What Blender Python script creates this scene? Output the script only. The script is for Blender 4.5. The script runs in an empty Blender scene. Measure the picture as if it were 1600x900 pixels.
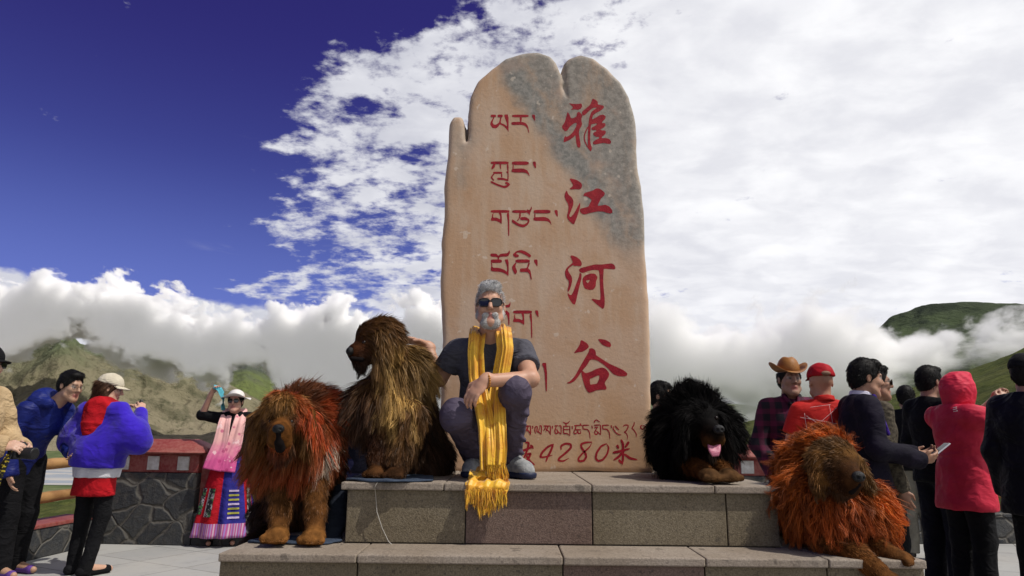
import bpy, bmesh, math, random
import numpy as np
from mathutils import Vector, Matrix
from mathutils.kdtree import KDTree

# ------------------------------------------------------------------ camera
SC = bpy.context.scene
COL = SC.collection
F_PX = 1066.667; PITCH = math.radians(12.0); ROLL = math.radians(0.6); EYE = 1.2
camd = bpy.data.cameras.new("camera"); cam = bpy.data.objects.new("camera", camd); COL.objects.link(cam)
camd.lens = 24.0; camd.sensor_width = 36.0; camd.clip_start = 0.05; camd.clip_end = 90000
cam.matrix_world = Matrix.Translation((0, 0, EYE)) @ Matrix.Rotation(math.pi/2 + PITCH, 4, 'X') @ Matrix.Rotation(ROLL, 4, 'Z')
SC.camera = cam

def ray(x, y):
    u = (x-800)/F_PX; v = (450-y)/F_PX
    c, s = math.cos(ROLL), math.sin(ROLL)
    u, v = u*c - v*s, u*s + v*c
    return np.array((u, math.cos(PITCH)-v*math.sin(PITCH), math.sin(PITCH)+v*math.cos(PITCH)))
def at(x, y, Y):
    r = ray(x, y); return np.array((0, 0, EYE)) + r*(Y/r[1])
def onz(x, y, z):
    r = ray(x, y); return np.array((0, 0, EYE)) + r*((z-EYE)/r[2])
def azel(x, y):
    r = ray(x, y); return math.atan2(r[0], r[1]), math.atan2(r[2], math.hypot(r[0], r[1]))
def px(n, Y): return n*Y/F_PX

# ------------------------------------------------------------------ shader helper
class S:
    """a node socket or number with arithmetic"""
    nt = None
    def __init__(s, v): s.v = v
    @staticmethod
    def op(o, *a, clamp=False):
        n = S.nt.nodes.new('ShaderNodeMath'); n.operation = o; n.use_clamp = clamp
        for i, x in enumerate(a):
            x = x.v if isinstance(x, S) else x
            if isinstance(x, (int, float)): n.inputs[i].default_value = x
            else: S.nt.links.new(x, n.inputs[i])
        return S(n.outputs[0])
    def __add__(s, o): return S.op('ADD', s, o)
    __radd__ = __add__
    def __sub__(s, o): return S.op('SUBTRACT', s, o)
    def __rsub__(s, o): return S.op('SUBTRACT', o, s)
    def __mul__(s, o): return S.op('MULTIPLY', s, o)
    __rmul__ = __mul__
    def __truediv__(s, o): return S.op('DIVIDE', s, o)
    def __rtruediv__(s, o): return S.op('DIVIDE', o, s)
def sstep(lo, hi, x):
    n = S.nt.nodes.new('ShaderNodeMapRange'); n.interpolation_type = 'SMOOTHSTEP'
    for k, val in ((0, x), (1, lo), (2, hi)):
        val = val.v if isinstance(val, S) else val
        if isinstance(val, (int, float)): n.inputs[k].default_value = val
        else: S.nt.links.new(val, n.inputs[k])
    return S(n.outputs[0])
def lk(a, b): S.nt.links.new(a.v if isinstance(a, S) else a, b)
def combine(x, y, z):
    n = S.nt.nodes.new('ShaderNodeCombineXYZ')
    for i, a in enumerate((x, y, z)):
        if isinstance(a, S): lk(a, n.inputs[i])
        else: n.inputs[i].default_value = a
    return n.outputs[0]
def noise(vec, scale, detail=5, rough=.55, dist=0.0):
    n = S.nt.nodes.new('ShaderNodeTexNoise'); n.inputs['Scale'].default_value = scale
    n.inputs['Detail'].default_value = detail; n.inputs['Roughness'].default_value = rough
    n.inputs['Distortion'].default_value = dist
    if vec is not None: lk(vec, n.inputs['Vector'])
    return S(n.outputs['Fac'])
def mixc(f, a, b, mode='MIX'):
    n = S.nt.nodes.new('ShaderNodeMix'); n.data_type = 'RGBA'; n.blend_type = mode
    for i, x in ((0, f), (6, a), (7, b)):
        if isinstance(x, S): x = x.v
        if isinstance(x, (int, float)): n.inputs[i].default_value = x
        elif isinstance(x, (tuple, list)): n.inputs[i].default_value = (*x[:3], 1)
        else: S.nt.links.new(x, n.inputs[i])
    return n.outputs[2]
def coord(kind='Object'):
    return S.nt.nodes.new('ShaderNodeTexCoord').outputs[kind]
def mapping(vec, scale=(1, 1, 1), rot=(0, 0, 0), loc=(0, 0, 0)):
    n = S.nt.nodes.new('ShaderNodeMapping'); n.inputs['Scale'].default_value = scale
    n.inputs['Rotation'].default_value = rot; n.inputs['Location'].default_value = loc
    lk(vec, n.inputs['Vector']); return n.outputs[0]
def sep(vec):
    n = S.nt.nodes.new('ShaderNodeSeparateXYZ'); lk(vec, n.inputs[0]); return [S(o) for o in n.outputs]

# ------------------------------------------------------------------ world, sun, exposure
SUN = Vector((0.50, -0.24, 0.84)).normalized()
SUN_EL = math.asin(SUN.z); SUN_AZ = math.atan2(SUN.x, SUN.y)
w = bpy.data.worlds.new("World"); SC.world = w; w.use_nodes = True
nt = w.node_tree; S.nt = nt; nt.nodes.clear()
wout = nt.nodes.new('ShaderNodeOutputWorld'); bg = nt.nodes.new('ShaderNodeBackground')
bg.inputs['Strength'].default_value = 0.10
lk(bg.outputs[0], wout.inputs[0])
sky = nt.nodes.new('ShaderNodeTexSky'); sky.sky_type = 'NISHITA'; sky.sun_disc = False
sky.sun_elevation = SUN_EL; sky.sun_rotation = SUN_AZ; sky.altitude = 4300; sky.air_density = 1.0; sky.dust_density = 0.3; sky.ozone_density = 4.0
d = coord('Generated')
X, Y_, Z_ = sep(d)
el = S.op('ARCSINE', Z_) * 57.2958
az = S.op('ARCTAN2', X, Y_) * 57.2958
base = mixc(1.0, sky.outputs[0], mixc(sstep(34, 10, el), (.56, .27, .86), (.80, .62, 1.15)), 'MULTIPLY')
hor = sstep(22, 4, el) * .45
base = mixc(hor, base, (1.9, 2.6, 6.4))
# high broken cloud deck, seen on a plane overhead
den = S.op('MAXIMUM', Z_, 0.0) + 0.16
q = combine(X/den, Y_/den, 0.0)
qn = mapping(q, scale=(1.0, 1.35, 1), rot=(0, 0, .3))
n1 = noise(qn, 2.1, 4, .55, .3)
qa = combine(az*.050, el*.088, 0.0)
n2 = noise(qn, 7.5, 7, .6, .25)*.45 + noise(qa, 3.6, 7, .6, .15)*.55
n3 = noise(qn, 24.0, 5, .6, .2)*.4 + noise(qa, 10.5, 5, .62, .1)*.6
edge = S.op('MAXIMUM', el - 25.0, 0.0) * 1.7 - 22.5
warp = (n1 - .5) * 26.0
cov = sstep(-3.5, 5.5, az + warp - edge) * .52 + sstep(6, 34, az + warp*.35 - edge) * .42
lowgap = sstep(30, 14, el) * sstep(2, -14, az) * .10
dens = (n2-.5)*2.1 + (n3-.5)*1.15 + (n1-.5)*.5 + cov*1.0 - lowgap
hi = sstep(.26, .66, dens) * sstep(2.0, 6.0, el)
streak = noise(mapping(combine(az*.02, el*.085, 0.0)), 3.0, 5, .55, .4)
wisp = sstep(.60, .74, streak) * sstep(26, 13, el) * sstep(-27, -18, az) * sstep(8, 12, el) * .8
hi = S.op('MAXIMUM', hi, wisp)
# cumulus bank along the horizon
bn = noise(combine(az*.05, el*.075, .0), 3.2, 6, .55, .1)
bn2 = noise(combine(az*.05, el*.07, 4.0), 1.0, 3, .5, .0)
top = 10.2 + (bn-.5)*5.6 + (bn2-.5)*3.0 + sstep(-26, -44, az)*1.6
bank = sstep(-.1, .75, top - el)
cloud = S.op('MAXIMUM', hi, bank)
sh1 = noise(qn, 5.0, 6, .55, .3); sh2 = noise(combine(az*.05, el*.09, 2.0), 2.6, 6, .55, .2)
shd = sstep(.36, .66, sh1)*.5 + sstep(.34, .68, sh2)*.5
right = sstep(-8, 22, az)
bri = S.op('ADD', shd*.55, right*.45, clamp=True)
ccol = mixc(bri, (6.6, 6.7, 7.5), (11.3, 11.3, 11.5))
ccol = mixc(sstep(10.5, 6.5, el)*sstep(8, -10, az)*.75, ccol, (7.6, 7.7, 8.2))
final = mixc(cloud*.97, base, ccol)
lk(final, bg.inputs['Color'])

sd = bpy.data.lights.new("sun", 'SUN'); sd.energy = 4.0; sd.angle = math.radians(.53); sd.color = (1, .94, .85)
so = bpy.data.objects.new("sun", sd); COL.objects.link(so); so.rotation_euler = SUN.to_track_quat('Z', 'Y').to_euler()
vs = SC.view_settings; vs.view_transform = 'Standard'; vs.look = 'None'; vs.exposure = -0.12; vs.gamma = 1; vs.use_curve_mapping = False
SC.display_settings.display_device = 'sRGB'
SC.cycles.max_bounces = 12; SC.cycles.diffuse_bounces = 3; SC.cycles.glossy_bounces = 2
SC.cycles.transparent_max_bounces = 24; SC.cycles.use_denoising = True

# ------------------------------------------------------------------ materials
def mat(name, base=(.5, .5, .5), rough=.7, var=None, vscale=8, bump=0.0, bscale=60, attr=False, spec=.3, sheen=0, coordk='Object', detail=6, fine=None):
    m = bpy.data.materials.new(name); m.use_nodes = True; nt = m.node_tree; S.nt = nt
    b = nt.nodes['Principled BSDF']; b.inputs['Roughness'].default_value = rough; b.inputs['Specular IOR Level'].default_value = spec
    if sheen: b.inputs['Sheen Weight'].default_value = sheen
    c = coord(coordk)
    if attr:
        a = nt.nodes.new('ShaderNodeAttribute'); a.attribute_name = 'Col'; src = a.outputs['Color']
    else: src = base
    if var is not None:
        f = sstep(.32, .68, noise(c, vscale, detail, .6))
        src = mixc(f, src, var) if not attr else mixc(f*.35, src, mixc(1.0, src, var, 'MULTIPLY'))
    if fine:
        f = sstep(.35, .65, noise(c, fine[1], 4, .6)); src = mixc(f*fine[2], src, fine[0])
    if isinstance(src, tuple): b.inputs['Base Color'].default_value = (*src, 1)
    else: lk(src, b.inputs['Base Color'])
    if bump:
        bn = nt.nodes.new('ShaderNodeBump'); bn.inputs['Strength'].default_value = bump; bn.inputs['Distance'].default_value = .01
        lk(noise(c, bscale, 6, .6), bn.inputs['Height']); lk(bn.outputs[0], b.inputs['Normal'])
    return m
def bsdf(m): S.nt = m.node_tree; return m.node_tree.nodes['Principled BSDF']

# ------------------------------------------------------------------ object helpers
def thing(name, label, cat, loc=(0, 0, 0), group=None):
    o = bpy.data.objects.new(name, None); COL.objects.link(o); o.location = loc; o.empty_display_size = .1
    tag(o, label, cat, group); return o
def tag(o, label=None, cat=None, group=None, kind=None):
    if label: o['label'] = label
    if cat: o['category'] = cat
    if group: o['group'] = group
    if kind: o['kind'] = kind
    return o
def mesh_obj(name, V, faces, material, parent=None, smooth=True, col=None):
    """world-space vertices; parent's location is subtracted. faces: list of tuples or (n,k) array"""
    V = np.asarray(V, dtype=np.float32)
    if parent is not None: V = V - np.array(world_loc(parent), dtype=np.float32)
    me = bpy.data.meshes.new(name)
    if isinstance(faces, np.ndarray):
        n, k = faces.shape
        me.vertices.add(len(V)); me.vertices.foreach_set('co', V.ravel())
        me.loops.add(n*k); me.loops.foreach_set('vertex_index', faces.astype(np.int32).ravel())
        me.polygons.add(n); me.polygons.foreach_set('loop_start', np.arange(0, n*k, k, dtype=np.int32))
        me.update(calc_edges=True); me.validate()
    else:
        me.from_pydata([tuple(map(float, v)) for v in V], [], [tuple(f) for f in faces]); me.update()
    if smooth: me.polygons.foreach_set('use_smooth', np.ones(len(me.polygons), dtype=bool))
    if col is not None:
        a = me.color_attributes.new('Col', 'FLOAT_COLOR', 'POINT')
        c = np.ones((len(V), 4), dtype=np.float32); c[:, :3] = col; a.data.foreach_set('color', c.ravel())
    for mm in (material if isinstance(material, (list, tuple)) else [material]): me.materials.append(mm)
    o = bpy.data.objects.new(name, me); COL.objects.link(o)
    if parent is not None: o.parent = parent
    return o
def world_loc(o):
    l = Vector(o.location)
    while o.parent: o = o.parent; l = l + Vector(o.location)
    return l
def box_bm(lo, hi, bevel=.004, segs=1, jitter=0, corners=None):
    bm = bmesh.new()
    x0, y0, z0 = lo; x1, y1, z1 = hi
    pts = corners or [(x0, y0, z0), (x1, y0, z0), (x1, y1, z0), (x0, y1, z0), (x0, y0, z1), (x1, y0, z1), (x1, y1, z1), (x0, y1, z1)]
    vs_ = [bm.verts.new(p) for p in pts]
    for f in ((0, 3, 2, 1), (4, 5, 6, 7), (0, 1, 5, 4), (1, 2, 6, 5), (2, 3, 7, 6), (3, 0, 4, 7)): bm.faces.new([vs_[i] for i in f])
    if bevel: bmesh.ops.bevel(bm, geom=list(bm.edges), offset=bevel, segments=segs, affect='EDGES', profile=.5)
    return bm
def bm_obj(name, bms, material, parent=None, smooth=False):
    V = []; Fc = []
    for bm in (bms if isinstance(bms, list) else [bms]):
        bm.verts.ensure_lookup_table(); o = len(V)
        V += [tuple(v.co) for v in bm.verts]; Fc += [tuple(o+v.index for v in f.verts) for f in bm.faces] if not bm.verts.index_update() else []
        bm.free()
    return mesh_obj(name, V, Fc, material, parent, smooth)
def tube(path, radii, seg=10, cap=True):
    path = [Vector(p) for p in path]; V = []; Fc = []
    n = len(path); up = Vector((0, 0, 1))
    for i, p in enumerate(path):
        t = (path[min(i+1, n-1)] - path[max(i-1, 0)]).normalized()
        a = t.cross(up if abs(t.z) < .9 else Vector((1, 0, 0))).normalized(); b = t.cross(a)
        r = radii[i] if hasattr(radii, '__len__') else radii
        for k in range(seg):
            th = 2*math.pi*k/seg; V.append(p + (a*math.cos(th) + b*math.sin(th))*r)
    for i in range(n-1):
        for k in range(seg):
            k2 = (k+1) % seg; Fc.append((i*seg+k, i*seg+k2, (i+1)*seg+k2, (i+1)*seg+k))
    if cap: Fc.append(tuple(range(seg))[::-1]); Fc.append(tuple((n-1)*seg+k for k in range(seg)))
    return [tuple(v) for v in V], Fc
def merge(parts):
    V = []; Fc = []
    for v, f in parts:
        o = len(V); V += list(v); Fc += [tuple(o+i for i in q) for q in f]
    return V, Fc

# ------------------------------------------------------------------ numpy noise
def _hash(i, j, k, s):
    h = (i*374761393 + j*668265263 + k*2147483647 + s*974634177) & 0xffffffff
    h = ((h ^ (h >> 13))*1274126177) & 0xffffffff
    return ((h ^ (h >> 16)) & 0xffff)/65535.0*2-1
def vnoise(P, s=0):
    P = np.asarray(P, dtype=np.float64); I = np.floor(P).astype(np.int64); f = P-I; f = f*f*f*(f*(f*6-15)+10)
    r = 0
    for a in (0, 1):
        for b in (0, 1):
            for c in (0, 1):
                wgt = (f[..., 0] if a else 1-f[..., 0])*(f[..., 1] if b else 1-f[..., 1])*(f[..., 2] if c else 1-f[..., 2])
                r = r + wgt*_hash(I[..., 0]+a, I[..., 1]+b, I[..., 2]+c, s)
    return r
def fbm(P, oct=4, s=0, gain=.5):
    P = np.asarray(P, dtype=np.float64); r = 0; a = 1.0; t = 0
    for o in range(oct): r = r + a*vnoise(P*(2.03**o)+o*17.3, s+o); t += a; a *= gain
    return r/t

# ------------------------------------------------------------------ signed distance modelling
def P(*a): return np.array(a, dtype=np.float64)
def unit(v): v = np.asarray(v, dtype=float); return v/(np.linalg.norm(v)+1e-12)
def cone(a, b, ra, rb=None, k=.02, mode='u', flat='', sq=None, **kw):
    return dict(t='c', a=np.asarray(a, float), b=np.asarray(b, float), ra=ra, rb=ra if rb is None else rb, k=k, m=mode, flat=flat, sq=sq, **kw)
def ball(c, r, k=.02, mode='u', **kw): return cone(c, np.asarray(c, float)+P(0, 0, 1e-5), r, r, k, mode, **kw)
def ell(c, r, R=None, k=.02, mode='u', **kw):
    return dict(t='e', c=np.asarray(c, float), r=np.asarray(r, float), R=np.eye(3) if R is None else np.asarray(R, float), k=k, m=mode, **kw)
def bx(c, hw, R=None, rnd=.005, k=.01, mode='u', **kw):
    return dict(t='b', c=np.asarray(c, float), r=np.asarray(hw, float), R=np.eye(3) if R is None else np.asarray(R, float), rnd=rnd, k=k, m=mode, **kw)
def pdist(p, Q):
    """Q: (...,3)"""
    if p['t'] == 'c':
        q = Q - p['a']; ba = p['b'] - p['a']; L2 = ba@ba
        if p['sq'] is not None:
            ax, s = p['sq']; ax = unit(ax); q = q + (q@ax)[..., None]*ax*(s-1)
            ba = ba + (ba@ax)*ax*(s-1); L2 = ba@ba
        t = (q@ba)/L2; tc = np.clip(t, 0, 1)
        dd = np.linalg.norm(q - tc[..., None]*ba, axis=-1) - (p['ra'] + (p['rb']-p['ra'])*tc)
        L = math.sqrt(L2)
        if 'b' in p['flat']: dd = np.maximum(dd, (t-1)*L)
        if 'a' in p['flat']: dd = np.maximum(dd, -t*L)
        return dd*(.85 if p['sq'] is not None else 1)
    q = (Q - p['c'])@p['R'].T
    if p['t'] == 'e':
        k0 = np.linalg.norm(q/p['r'], axis=-1); k1 = np.linalg.norm(q/(p['r']**2), axis=-1)+1e-9
        return k0*(k0-1)/k1
    a = np.abs(q) - (p['r']-p['rnd'])
    return np.linalg.norm(np.maximum(a, 0), axis=-1) + np.minimum(a.max(-1), 0) - p['rnd']
def pbox(p):
    if p['t'] == 'c':
        r = max(p['ra'], p['rb']); return np.minimum(p['a'], p['b'])-r, np.maximum(p['a'], p['b'])+r
    e = np.abs(p['R'].T)@p['r']; return p['c']-e, p['c']+e
def sdf_mesh(prims, h=.008, smooth=1, cuts=(), infl=0.0):
    """cuts: list of (point, normal) half spaces removed on the normal's side. returns V, quads"""
    pos = [p for p in prims if p['m'] == 'u']
    lo = np.min([pbox(p)[0] for p in pos], axis=0)-4*h-infl; hi = np.max([pbox(p)[1] for p in pos], axis=0)+4*h+infl
    n = np.ceil((hi-lo)/h).astype(int)+1
    D = np.full(n, 10., dtype=np.float32)
    ax = [lo[i]+h*np.arange(n[i]) for i in range(3)]
    for p in prims:
        a, b = pbox(p); mg = max(p['k'], 0)+3*h+infl
        i0 = np.clip(np.floor((a-mg-lo)/h).astype(int), 0, n); i1 = np.clip(np.ceil((b+mg-lo)/h).astype(int)+1, 0, n)
        if (i1 <= i0).any(): continue
        sl = tuple(slice(i0[k], i1[k]) for k in range(3))
        G = np.stack(np.meshgrid(*[ax[k][sl[k]] for k in range(3)], indexing='ij'), -1)
        dd = pdist(p, G).astype(np.float32) - (infl if p['m'] == 'u' else 0); A = D[sl]; k = max(p['k'], 1e-5)
        if p['m'] == 'u':
            hh = np.maximum(k-np.abs(A-dd), 0)/k; D[sl] = np.minimum(A, dd)-hh*hh*k*.25
        else:
            hh = np.maximum(k-np.abs(A+dd), 0)/k; D[sl] = np.maximum(A, -dd)+hh*hh*k*.25
    for (pt, nn) in cuts:
        nn = unit(nn)
        g = (ax[0]-pt[0])[:, None, None]*nn[0] + (ax[1]-pt[1])[None, :, None]*nn[1] + (ax[2]-pt[2])[None, None, :]*nn[2]
        D = np.maximum(D, g.astype(np.float32))
    return nets(D, lo, h, smooth)
def nets(D, lo, h, smooth=1):
    D = D.copy(); D[0] = D[-1] = 1; D[:, 0] = D[:, -1] = 1; D[:, :, 0] = D[:, :, -1] = 1
    ins = D < 0; nx, ny, nz = D.shape
    cnt = np.zeros((nx-1, ny-1, nz-1), np.int8)
    for a in (0, 1):
        for b in (0, 1):
            for c in (0, 1): cnt += ins[a:nx-1+a, b:ny-1+b, c:nz-1+c]
    cells = np.argwhere((cnt > 0) & (cnt < 8)); idx = -np.ones(cnt.shape, np.int64); idx[tuple(cells.T)] = np.arange(len(cells))
    acc = np.zeros((len(cells), 3)); num = np.zeros(len(cells))
    cor = [(a, b, c) for a in (0, 1) for b in (0, 1) for c in (0, 1)]
    for i, A in enumerate(cor):
        for B in cor[i+1:]:
            if sum(abs(A[k]-B[k]) for k in range(3)) != 1: continue
            da = D[cells[:, 0]+A[0], cells[:, 1]+A[1], cells[:, 2]+A[2]]; db = D[cells[:, 0]+B[0], cells[:, 1]+B[1], cells[:, 2]+B[2]]
            m = (da < 0) != (db < 0); t = np.where(m, da/(da-db+1e-12), 0)
            pt = np.array(A) + t[:, None]*(np.array(B)-np.array(A)); acc += np.where(m[:, None], pt, 0); num += m
    V = lo + h*(cells + acc/np.maximum(num, 1)[:, None])
    Fs = []
    for axn in range(3):
        o = [np.array((0, 0, 0))]; u, v = [(1, 2), (2, 0), (0, 1)][axn]
        s0 = [slice(None)]*3; s1 = [slice(None)]*3; s0[axn] = slice(0, -1); s1[axn] = slice(1, None)
        A = ins[tuple(s0)]; B = ins[tuple(s1)]
        for flag in (0, 1):
            e = np.argwhere((A & ~B) if flag == 0 else (~A & B))
            e = e[(e[:, u] > 0) & (e[:, v] > 0) & (e[:, u] < D.shape[u]-1) & (e[:, v] < D.shape[v]-1)]
            if not len(e): continue
            q = []
            for du, dv in ((0, 0), (-1, 0), (-1, -1), (0, -1)):
                c = e.copy(); c[:, u] += du; c[:, v] += dv; q.append(idx[c[:, 0], c[:, 1], c[:, 2]])
            q = np.stack(q, 1); Fs.append(q if flag == 0 else q[:, ::-1])
    Fq = np.concatenate(Fs); Fq = Fq[(Fq >= 0).all(1)]
    for _ in range(smooth): V = lap(V, Fq, .5)
    return V, Fq
def lap(V, Fq, lam):
    n = len(V); i = np.concatenate([Fq[:, k] for k in range(4)]); j = np.concatenate([Fq[:, (k+1) % 4] for k in range(4)])
    cn = np.bincount(i, minlength=n)+np.bincount(j, minlength=n)
    S_ = np.stack([np.bincount(i, V[j, k], n)+np.bincount(j, V[i, k], n) for k in range(3)], 1)
    return V + lam*(S_/np.maximum(cn, 1)[:, None]-V)
def vnormals(V, Fq):
    nrm = np.cross(V[Fq[:, 2]]-V[Fq[:, 0]], V[Fq[:, 3]]-V[Fq[:, 1]]); N = np.zeros_like(V)
    for k in range(4):
        for c in range(3): N[:, c] += np.bincount(Fq[:, k], nrm[:, c], len(V))
    return N/(np.linalg.norm(N, axis=1, keepdims=True)+1e-12)
def blend_attr(V, prims, key, default, soft=.006):
    ps = [p for p in prims if p['m'] == 'u']; Ds = np.stack([pdist(p, V) for p in ps], 1)
    dm = Ds.min(1, keepdims=True); W = np.exp(-(Ds-dm)/soft); W /= W.sum(1, keepdims=True)
    vals = np.array([np.atleast_1d(np.asarray(p.get(key, default), float)) for p in ps]); return W@vals
def sdf_obj(name, prims, material, parent, h=.008, smooth=1, cuts=(), col=None, fold=None, infl=0.0, soft=.006):
    V, Fq = sdf_mesh(prims, h, smooth, cuts, infl)
    c = blend_attr(V, prims, 'col', col, soft) if col is not None else None
    if fold:
        amp, fr, stretch, seed = fold
        N = vnormals(V, Fq); q = V*np.array(stretch)*fr
        f = 1-np.abs(fbm(q, 3, seed))*2.2; V = V + N*(amp*(f-.4))[:, None]
    return mesh_obj(name, V, Fq, material, parent, True, c)

# ------------------------------------------------------------------ hair / fur strands (tapered ribbons)
def strands(name, roots, nrm, dirs, length, colr, material, parent, width=.003, seg=4, gravity=.35, lift=.5, clump=.0, clump_n=14, clump_r=.02, curl=.0, seed=0, tip=.1, jit=.25):
    rng = np.random.default_rng(seed); n = len(roots)
    length = np.broadcast_to(length, (n,)).copy()
    dd = dirs + nrm*(np.broadcast_to(lift, (n,))[:, None]) + rng.normal(0, jit, (n, 3)); dd /= np.linalg.norm(dd, axis=1, keepdims=True)+1e-9
    t = np.linspace(0, 1, seg+1)
    g = np.array((0, 0, -1.0))
    C = roots[:, None, :] + dd[:, None, :]*(t[None, :, None]*length[:, None, None]) + g*(gravity*length[:, None, None]*(t**2)[None, :, None])
    if curl:
        ph = rng.uniform(0, 6.28, (n, 1)); sd_ = np.cross(dd, rng.normal(0, 1, (n, 3))); sd_ /= np.linalg.norm(sd_, axis=1, keepdims=True)+1e-9
        C += sd_[:, None, :]*(np.sin(ph + t[None, :]*7)*t[None, :])[:, :, None]*curl*length[:, None, None]
    if clump:
        m = max(4, int(n/clump_n)); pick = rng.choice(n, m, replace=False); kd = KDTree(m)
        for i, k in enumerate(pick): kd.insert(roots[k], i)
        kd.balance(); near = np.array([pick[kd.find(r)[1]] for r in roots])
        off = C[near]-roots[near][:, None, :]; tgt = roots[near][:, None, :] + off
        wgt = (clump*t**1.4)[None, :, None]; C = C*(1-wgt) + tgt*wgt
    sd2 = np.cross(dd, rng.normal(0, 1, (n, 3))); sd2 /= np.linalg.norm(sd2, axis=1, keepdims=True)+1e-9
    wd = (width*rng.uniform(.6, 1.3, n))[:, None]*(1-(1-tip)*t**1.5)[None, :]
    V = np.stack([C - sd2[:, None, :]*wd[:, :, None]*.5, C + sd2[:, None, :]*wd[:, :, None]*.5], 2)
    idx = np.arange(n*(seg+1)*2).reshape(n, seg+1, 2)
    Fq = np.stack([idx[:, :-1, 0], idx[:, :-1, 1], idx[:, 1:, 1], idx[:, 1:, 0]], -1).reshape(-1, 4)
    cc = np.repeat(np.broadcast_to(colr, (n, 3)), (seg+1)*2, axis=0)
    return mesh_obj(name, V.reshape(-1, 3), Fq, material, parent, True, cc)
def sample(V, Fq, n, seed, weight=None):
    rng = np.random.default_rng(seed); T = np.concatenate([Fq[:, [0, 1, 2]], Fq[:, [0, 2, 3]]])
    ar = np.linalg.norm(np.cross(V[T[:, 1]]-V[T[:, 0]], V[T[:, 2]]-V[T[:, 0]]), axis=1)
    if weight is not None: ar = ar*weight[T].mean(1)
    k = rng.choice(len(T), n, p=ar/ar.sum()); r = rng.random((n, 2)); fl = r.sum(1) > 1; r[fl] = 1-r[fl]
    B = np.stack([1-r.sum(1), r[:, 0], r[:, 1]], 1); return T[k], B
def bary(A, T, B): return (A[T]*B).sum(1) if A.ndim == 1 else (A[T]*B[..., None]).sum(1)

def ribbon(path, widths, side, folds=3, amp=.006, nu=40, nv=24, thick=.003, seed=0, normal=(0, -1, 0)):
    """a strip of cloth along path; returns V,F (closed, two-sided)"""
    path = np.array(path, float); tt = np.linspace(0, 1, len(path)); u = np.linspace(0, 1, nu+1)
    def cr(arr):
        arr = np.asarray(arr, float); out = np.interp(u, tt, arr)
        for _ in range(3): out[1:-1] = (out[:-2]+2*out[1:-1]+out[2:])/4
        return out
    C = np.stack([cr(path[:, k]) for k in range(3)], 1); W = cr(widths)
    T = np.gradient(C, axis=0); T /= np.linalg.norm(T, axis=1, keepdims=True)
    side = np.asarray(side, float); side = np.broadcast_to(side, (len(path), 3)); Sd = np.stack([cr(side[:, k]) for k in range(3)], 1)
    Sd -= (Sd*T).sum(1, keepdims=True)*T; Sd /= np.linalg.norm(Sd, axis=1, keepdims=True)
    N = np.cross(T, Sd); nrm = np.asarray(normal, float); N *= np.sign((N@nrm))[:, None]+1e-9*0
    v = np.linspace(-.5, .5, nv+1)
    ph = 1.3*seed + 1.2*vnoise(np.stack([u*3, u*0, u*0+seed], 1), seed)
    uu, vv_ = np.meshgrid(u, v, indexing='ij'); wq = np.stack([vv_*folds*2.6+seed*3.7+.35*np.sin(uu*5+seed), uu*2.0, 0*uu+seed], -1)
    wob = 1.9*vnoise(wq, seed) + .8*vnoise(wq*np.array((2.3, 1.6, 1))+5.5, seed+3)
    V = C[:, None, :] + Sd[:, None, :]*(v[None, :, None]*W[:, None, None]) + N[:, None, :]*(amp*wob)[:, :, None]
    V2 = V - N[:, None, :]*thick
    n1_, n2_ = nu+1, nv+1; A = V.reshape(-1, 3); B = V2.reshape(-1, 3); o = len(A); Fc = []
    for i in range(nu):
        for j in range(nv):
            a, b, c, e = i*n2_+j, i*n2_+j+1, (i+1)*n2_+j+1, (i+1)*n2_+j
            Fc.append((a, b, c, e)); Fc.append((o+a, o+e, o+c, o+b))
    rim = [j for j in range(n2_)] + [i*n2_+nv for i in range(1, n1_)] + [nu*n2_+j for j in range(nv-1, -1, -1)] + [i*n2_ for i in range(nu-1, 0, -1)]
    for i in range(len(rim)):
        a, b = rim[i], rim[(i+1) % len(rim)]; Fc.append((a, o+a, o+b, b))
    return np.concatenate([A, B]), Fc
def ico(sub):
    bm = bmesh.new(); bmesh.ops.create_icosphere(bm, subdivisions=sub, radius=1); bm.verts.ensure_lookup_table()
    v = np.array([x.co[:] for x in bm.verts]); f = np.array([[x.index for x in q.verts] for q in bm.faces]); bm.free(); return v, f
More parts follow.
